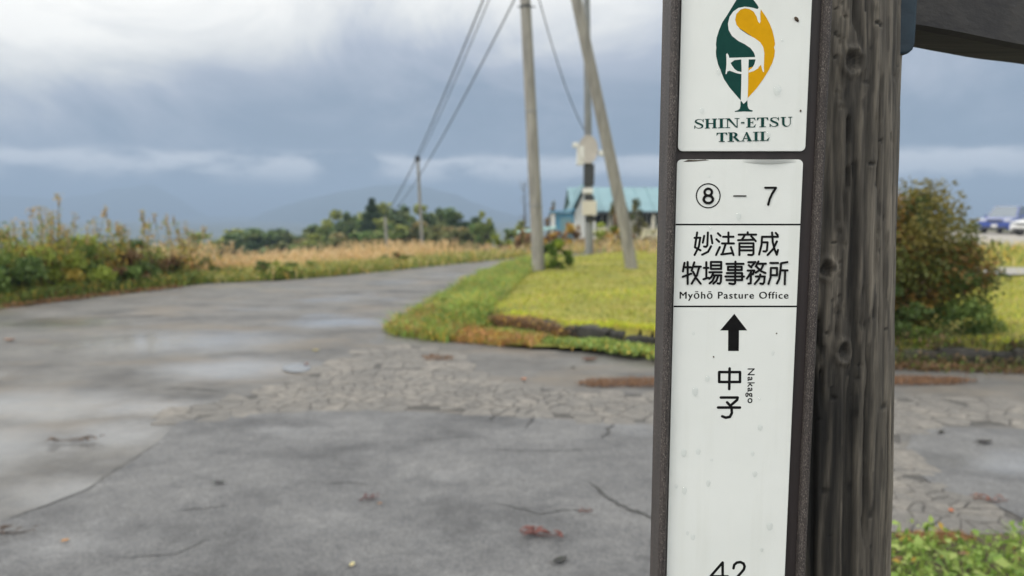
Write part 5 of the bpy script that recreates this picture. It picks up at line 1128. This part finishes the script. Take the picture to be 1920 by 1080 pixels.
# back verge of weeds between lawn and house
xy = np.column_stack([RNG.uniform(-2, 18, 7000), RNG.uniform(20.5, 34, 7000)]); k = ~in_poly(xy[:, 0], xy[:, 1], road_poly); xy = xy[k]; cl = fbm(xy[:, 0] * .8, xy[:, 1] * .8, 99, 3)
zb_ = np.where(in_poly(xy[:, 0], xy[:, 1], island), isl_h(xy[:, 0], xy[:, 1]), H(xy[:, 0], xy[:, 1])); P = np.column_stack([xy, zb_ - .02]); hgt = RNG.uniform(.1, .42, len(xy)) * (.3 + 1.3 * cl) * np.clip((xy[:, 1] - 19.5) / 4, .3, 1.3)
V, F, C, tip = blade_arrays(P, hgt, RNG.uniform(.02, .04, len(xy)), pal(len(xy), [YG, MG, TAN, (.3, .2, .12), (.25, .17, .10), OC], [3, 2, 3, 3, 2, 2]), .6, .5)
stuff('back_weeds', [(V, F, C), plumes(tip[::3], np.full(len(tip[::3]), .16), 5, [(.34, .24, .16), (.42, .33, .22), BR], .3, .07)], STRAW, 'brownish and green weeds between the lawn and the house', 'weeds')

# ------------------------------------------------------------------ right background: path, parking ground, cars
sheet('path', [(8.8, 13.5), (16, 13.5), (30, 14.2), (30, 16.4), (16, 15.3), (8.8, 15.1)], .272, pm('pale_concrete', (.32, .305, .28), (.25, .24, .22), 4, .8), 'structure')
sheet('parking_ground', ragged([(17, 27.5), (60, 26.5), (60, 56), (22, 56), (18, 40)], .3, 1.2, 6), .02, pm('pale_gravel', (.36, .335, .30), (.28, .262, .235), 3, .9, .4, .02), 'structure')
xy = scatter([(7, 16.0), (30, 16.3), (30, 26), (17, 27), (7, 23)], 9000); xy = xy[in_view(xy)]; cl = fbm(xy[:, 0] * .8, xy[:, 1] * .8, 98, 3)
zb_ = np.where(in_poly(xy[:, 0], xy[:, 1], island), isl_h(xy[:, 0], xy[:, 1]), H(xy[:, 0], xy[:, 1])); P = np.column_stack([xy, zb_ - .02]); V, F, C, tip = blade_arrays(P, RNG.uniform(.12, .5, len(xy)) * (.3 + 1.2 * cl), RNG.uniform(.02, .04, len(xy)), pal(len(xy), [YG, MG, (.30, .25, .08), OC, TAN], [4, 2, 3, 2, 1.4]), .6, .5)
stuff('rough_grass', [(V, F, C)], LEAF, 'rough yellowish grass between the path and the parking ground', 'grass')
GLASS = pm('car_glass', (.22, .25, .28), (.20, .23, .26), 2, .05, metal=.6); CHROME = pm('headlamp', (.75, .77, .8), (.6, .62, .66), 8, .12, metal=.6); RIM = pm('alloy_rim', (.5, .5, .52), (.4, .4, .42), 20, .3, metal=.8)
def paint(name, c):
    m = pm(name, c, tuple(x * .93 for x in c), 3, .3); bb = [q for q in m.node_tree.nodes if q.type == 'BSDF_PRINCIPLED'][0]; bb.inputs['Coat Weight'].default_value = 1; bb.inputs['Coat Roughness'].default_value = .05; return m
def car(name, loc, rz, body, label, L, Wc, lower, roof, wheels, group):
    """x runs from nose (0) to tail (L); lower = side outline of the body, roof = greenhouse outline"""
    e = empty(name, loc, rz); tag(e, label, 'car', group); hw = Wc / 2
    def loft(poly, insets, name_, mat, bev):
        V = []; F = []; n = len(poly); ys = [(-hw, insets), (-hw * .93, 0), (0, 0), (hw * .93, 0), (hw, insets)]
        mb = MB()
        for y, ins in ys:
            cx = sum(p[0] for p in poly) / n; cz_ = sum(p[1] for p in poly) / n
            for x, z in poly: mb.v.append((cx + (x - cx) * (1 - ins), y, cz_ + (z - cz_) * (1 - ins * .9)))
        for k in range(4):
            for j in range(n): mb.f.append((k * n + j, k * n + (j + 1) % n, (k + 1) * n + (j + 1) % n, (k + 1) * n + j))
        mb.f.append(tuple(range(n))); mb.f.append(tuple(4 * n + j for j in range(n))); me = mb.mesh(name_, mat, bevel=bev); auto_smooth(me, 32); return link(name_, me, e)
    bo = loft(lower, .035, 'body', body, .02)
    # greenhouse: narrower at the top
    base = roof['base']; top = roof['top']; zb_, zt_ = roof['z']; mb = MB(); bw, tw = hw * .93, hw * .74
    c8 = [(base[0], -bw, zb_), (base[1], -bw, zb_), (base[1], bw, zb_), (base[0], bw, zb_), (top[0], -tw, zt_), (top[1], -tw, zt_), (top[1], tw, zt_), (top[0], tw, zt_)]
    mb.add(c8, [(0, 1, 2, 3), (4, 7, 6, 5), (0, 4, 5, 1), (1, 5, 6, 2), (2, 6, 7, 3), (3, 7, 4, 0)]); me = mb.mesh('cabin', body, bevel=.07, seg=3); auto_smooth(me, 40); link('cabin', me, e)
    def pane(nm, q, inset=.09, lift=.012):
        q = [Vector(x) for x in q]; c_ = sum(q, Vector()) / 4; nrm_ = (q[1] - q[0]).cross(q[3] - q[0]).normalized(); mid = Vector(((base[0] + base[1]) / 2, 0, (zb_ + zt_) / 2))
        if (c_ - mid).dot(nrm_) < 0: nrm_ = -nrm_
        p = [x.lerp(c_, inset) + nrm_ * lift for x in q]; p2 = [x - nrm_ * .02 for x in p]; m2 = MB(); m2.add(p + p2, [(0, 1, 2, 3), (7, 6, 5, 4), (0, 4, 5, 1), (1, 5, 6, 2), (2, 6, 7, 3), (3, 7, 4, 0)]); m2.obj(nm, GLASS, e)
    V8 = [Vector(x) for x in c8]
    pane('windshield', [V8[0], V8[3], V8[7], V8[4]]); pane('rear_window', [V8[1], V8[2], V8[6], V8[5]])
    for a, b_, c_, d_ in ((0, 1, 5, 4), (3, 2, 6, 7)):
        for s0, s1 in ((.0, .52), (.50, 1.0)):
            q = [V8[a].lerp(V8[b_], s0), V8[a].lerp(V8[b_], s1), V8[d_].lerp(V8[c_], s1), V8[d_].lerp(V8[c_], s0)]; pane('side_window', q, .1)
    for s_ in (-1, 1):
        z = roof['lamp']; m2 = MB(); m2.box((.10, s_ * hw * .74, z), (.20, .36, .16)); m2.obj('headlight', CHROME, e, bevel=.04)
        m2 = MB(); m2.box((roof['base'][0] + .5, s_ * (hw + .09), zb_ + .08), (.12, .18, .13)); m2.obj('mirror', body, e, bevel=.03)
    m2 = MB(); m2.box((-.005, 0, roof['lamp'] - .02), (.06, Wc * .45, .14)); m2.obj('grille', DARKMETAL, e, bevel=.015)
    m2 = MB(); m2.box((.0, 0, .36), (.07, Wc * .72, .14)); m2.obj('lower_intake', DARKMETAL, e, bevel=.02)
    m2 = MB(); m2.box((-.02, 0, .5), (.03, .33, .165)); m2.obj('number_plate', WHITEP, e, bevel=.005)
    r_ = wheels[2]
    for x in wheels[:2]:
        for s_ in (-1, 1):
            wq = empty('wheel', (x, s_ * (hw - .10), r_)); wq.parent = e; V = []; prof_ = [(r_ * .62, -.11), (r_ * .93, -.11), (r_, -.08), (r_, .08), (r_ * .93, .11), (r_ * .62, .11)]; n = 28; m3 = MB()
            for rr, y in prof_:
                for j in range(n): g = 2 * math.pi * j / n; m3.v.append((rr * math.cos(g), y, rr * math.sin(g)))
            for k in range(6):
                for j in range(n): m3.f.append((k * n + j, k * n + (j + 1) % n, ((k + 1) % 6) * n + (j + 1) % n, ((k + 1) % 6) * n + j))
            me = m3.mesh('tyre', RUBBER); auto_smooth(me, 40); link('tyre', me, wq)
            m3 = MB(); m3.tube([(0, -.06, 0), (0, .06, 0)], r_ * .2, 12)
            for k in range(5): g = 2 * math.pi * k / 5; m3.box((r_ * .36 * math.cos(g), s_ * .05, r_ * .36 * math.sin(g)), (r_ * .62, .03, r_ * .18), Matrix.Rotation(-g, 3, 'Y'))
            m3.obj('rim', RIM, wq)
    return e
def arch(cx, r_, n=8): return [(cx - r_ * math.cos(math.pi * k / n), .24 + r_ * math.sin(math.pi * k / n) * 1.0) for k in range(n + 1)]
suv_low = [(0, .30), (-.03, .55), (.02, .82), (.25, .95), (1.15, 1.05), (4.3, 1.06), (4.45, .9), (4.48, .5), (4.42, .3)] + [(4.2, .26)] + arch(3.55, .40)[::-1] + arch(.82, .40)[::-1] + [(.3, .26)]
sp_ = at(1872, 433, 50)
car('blue_car', (sp_.x * .88 - .55, 43.6, .022), math.radians(38), paint('blue_car_paint', (.012, .045, .27)), 'dark blue sport utility car parked beyond the shrub', 4.5, 1.82, suv_low, {'base': (1.05, 4.35), 'top': (1.95, 4.0), 'z': (1.0, 1.70), 'lamp': .83}, (.82, 3.55, .35), 'cars on the parking ground')
wh_low = [(0, .28), (-.03, .5), (.03, .72), (.25, .82), (1.0, .95), (3.3, .97), (3.4, .8), (3.42, .45), (3.36, .28)] + [(3.2, .24)] + arch(2.75, .34)[::-1] + arch(.65, .34)[::-1] + [(.25, .24)]
wq_ = at(1904, 437, 41)
car('white_car', (wq_.x + .0, 40.6, .022), math.radians(12), paint('white_car_paint', (.78, .78, .77)), 'white small car parked in front of the blue car at the right edge', 3.4, 1.5, wh_low, {'base': (.75, 3.3), 'top': (1.3, 3.05), 'z': (.92, 1.5), 'lamp': .68}, (.65, 2.75, .30), 'cars on the parking ground')

# ------------------------------------------------------------------ fallen leaves and twigs on the asphalt
def leaf_obj(px, L, colr, ang, label, seed, curl=.5, wid=.55):
    rn = random.Random(seed); p = gr(*px); n = 9; V = []; F = []
    for i in range(n + 1):
        q = i / n; w = L * wid * .5 * math.sin(math.pi * min(1, q * .92 + .04)) ** .8 * (1 + .15 * math.sin(q * 19 + seed)); x = (q - .5) * L; zc_ = curl * L * .28 * (2 * q - 1) ** 2
        for j, s_ in enumerate((-1, -.5, 0, .5, 1)): V.append((x, w * s_, zc_ + abs(s_) ** 1.6 * w * curl * .8 + (0 if j != 2 else -.0006) + .002 + rn.uniform(0, .0012)))
    for i in range(n):
        for j in range(4): F.append((i * 5 + j, (i + 1) * 5 + j, (i + 1) * 5 + j + 1, i * 5 + j + 1))
    e = empty('fallen_leaf', (p.x, p.y, .010), ang); tag(e, label, 'leaf', 'fallen leaves on the asphalt'); me = npmesh('leaf_blade', V, np.array(F), LEAF, np.array([[c_ * rn.uniform(.8, 1.15) for c_ in colr] for _ in V]), smooth=True); o = link('leaf_blade', me, e)
    so_ = o.modifiers.new('thick', 'SOLIDIFY'); so_.thickness = .0006
    mb = MB(); mb.tube([(-L * .5, 0, curl * L * .28 + .003), (-L * .62, .004, .004), (-L * .75, .01, .003)], [.0012, .001, .0008], 5); mb.obj('leaf_stalk', BARK, e)
def twig(px, L, colr, ang, label, seed, nl=9):
    """a dead sprig: a curved stalk with shrivelled leaflets"""
    rn = random.Random(seed); p = gr(*px); e = empty('dead_sprig', (p.x, p.y, .010), ang); tag(e, label, 'sprig', 'dead sprigs on the asphalt'); mt = pm('dead_sprig_%s' % label.split()[0], colr, tuple(c_ * .6 for c_ in colr), 60, .8)
    mb = MB(); pts = [((k / 8 - .5) * L, math.sin(k * .8 + seed) * L * .05, .004 + .004 * math.sin(k)) for k in range(9)]; mb.tube(pts, [.004 - .0003 * k for k in range(9)], 6); mb.obj('stalk', mt, e)
    for k in range(nl):
        b_ = Vector(pts[rn.randrange(9)]); g = rn.uniform(-1.2, 1.2) + (0 if rn.random() < .5 else math.pi); l = L * rn.uniform(.18, .36); d = Vector((math.cos(g), math.sin(g), 0)); nr = Vector((-d.y, d.x, 0)); V = []; F = []
        for i in range(6): q = i / 5; w = l * .16 * math.sin(math.pi * min(1, q + .06)); c_ = b_ + d * l * q + Vector((0, 0, .004 + .012 * math.sin(q * 2.5) + rn.uniform(0, .002))); V += [c_ - nr * w + Vector((0, 0, w * .6)), c_, c_ + nr * w + Vector((0, 0, w * .6))]
        for i in range(5):
            for j in range(2): F.append((i * 3 + j, i * 3 + 3 + j, i * 3 + 4 + j, i * 3 + j + 1))
        m2 = MB(); m2.add(V, F); m2.obj('leaflet', mt, e, smooth=True)
RB = (.16, .055, .045)
twig((1015, 1008), .21, RB, -.35, 'reddish brown sprig left of the signpost foot', 3, 12)
twig((692, 940), .10, (.13, .04, .04), .3, 'crumpled dark red sprig in the middle of the asphalt patch', 5, 10)
twig((142, 830), .26, (.13, .09, .065), .25, 'brown sprig lying in the wet area at left', 7, 14)
twig((30, 1003), .17, (.10, .07, .055), .1, 'dull brown sprig at the left edge of the picture', 9, 8)
twig((1098, 963), .07, (.2, .07, .05), .0, 'small reddish sprig beside a crack left of the signpost', 11, 5)
twig((1858, 942), .16, (.20, .06, .03), -.2, 'rust red sprig right of the log post', 13, 9)
for px, L, c_, a_, lab, sd in [((122, 1018), .035, (.55, .28, .07), .6, 'small orange leaf in the left foreground', 1), ((660, 1065), .035, (.70, .62, .36), 1.4, 'pale yellow leaf at the bottom of the picture', 2), ((712, 948), .022, (.45, .24, .10), .3, 'tiny orange leaf beside the dark red sprig', 3), ((592, 659), .075, (.55, .45, .12), .2, 'yellow leaf behind the small bright puddle', 4), ((18, 640), .12, (.45, .28, .18), .1, 'pale brown leaf near the left road edge', 5), ((982, 714), .06, (.60, .25, .12), .5, 'orange leaf on the edge of the cracked asphalt', 6), ((1105, 677), .16, (.16, .06, .035), .1, 'dark red curled leaf in front of the kerb weeds', 7), ((1075, 691), .06, (.07, .07, .055), .9, 'small dark leaf before the kerb', 8),
                               ((410, 909), .07, (.11, .11, .11), .2, 'grey crumpled leaf on the asphalt patch', 9), ((1764, 814), .06, (.05, .045, .035), .7, 'dark leaf on the smooth asphalt right of the post', 10), ((1845, 833), .10, (.06, .055, .05), .0, 'grey-brown leaf right of the dark leaf', 11), ((1783, 962), .04, (.50, .16, .06), 1.0, 'small orange leaf on the cracks right of the post', 12), ((1050, 1056), .075, (.06, .06, .055), .6, 'dark slender leaf at the bottom near the signpost', 13), ((1776, 686), .11, (.55, .36, .26), .3, 'pale pinkish leaf below the big shrub', 14), ((575, 685), .05, (.3, .1, .07), .2, 'small red-brown leaf touching the small bright puddle', 15)]:
    leaf_obj(px, L, c_, a_, lab, sd, random.Random(sd).uniform(.25, .7))

# ------------------------------------------------------------------ haze
m = bpy.data.materials.new('haze'); m.use_nodes = True; t = m.node_tree; t.nodes.clear(); o = t.nodes.new('ShaderNodeOutputMaterial'); pv = t.nodes.new('ShaderNodeVolumePrincipled'); pv.inputs['Density'].default_value = .0008; pv.inputs['Color'].default_value = (.43, .57, .77, 1); t.links.new(pv.outputs[0], o.inputs['Volume'])
mb = MB(); mb.box((0, 2300, 0), (10200, 5600, 256)); tag(mb.obj('haze', m), 'thin bluish air over the far hills', 'haze', kind='stuff')
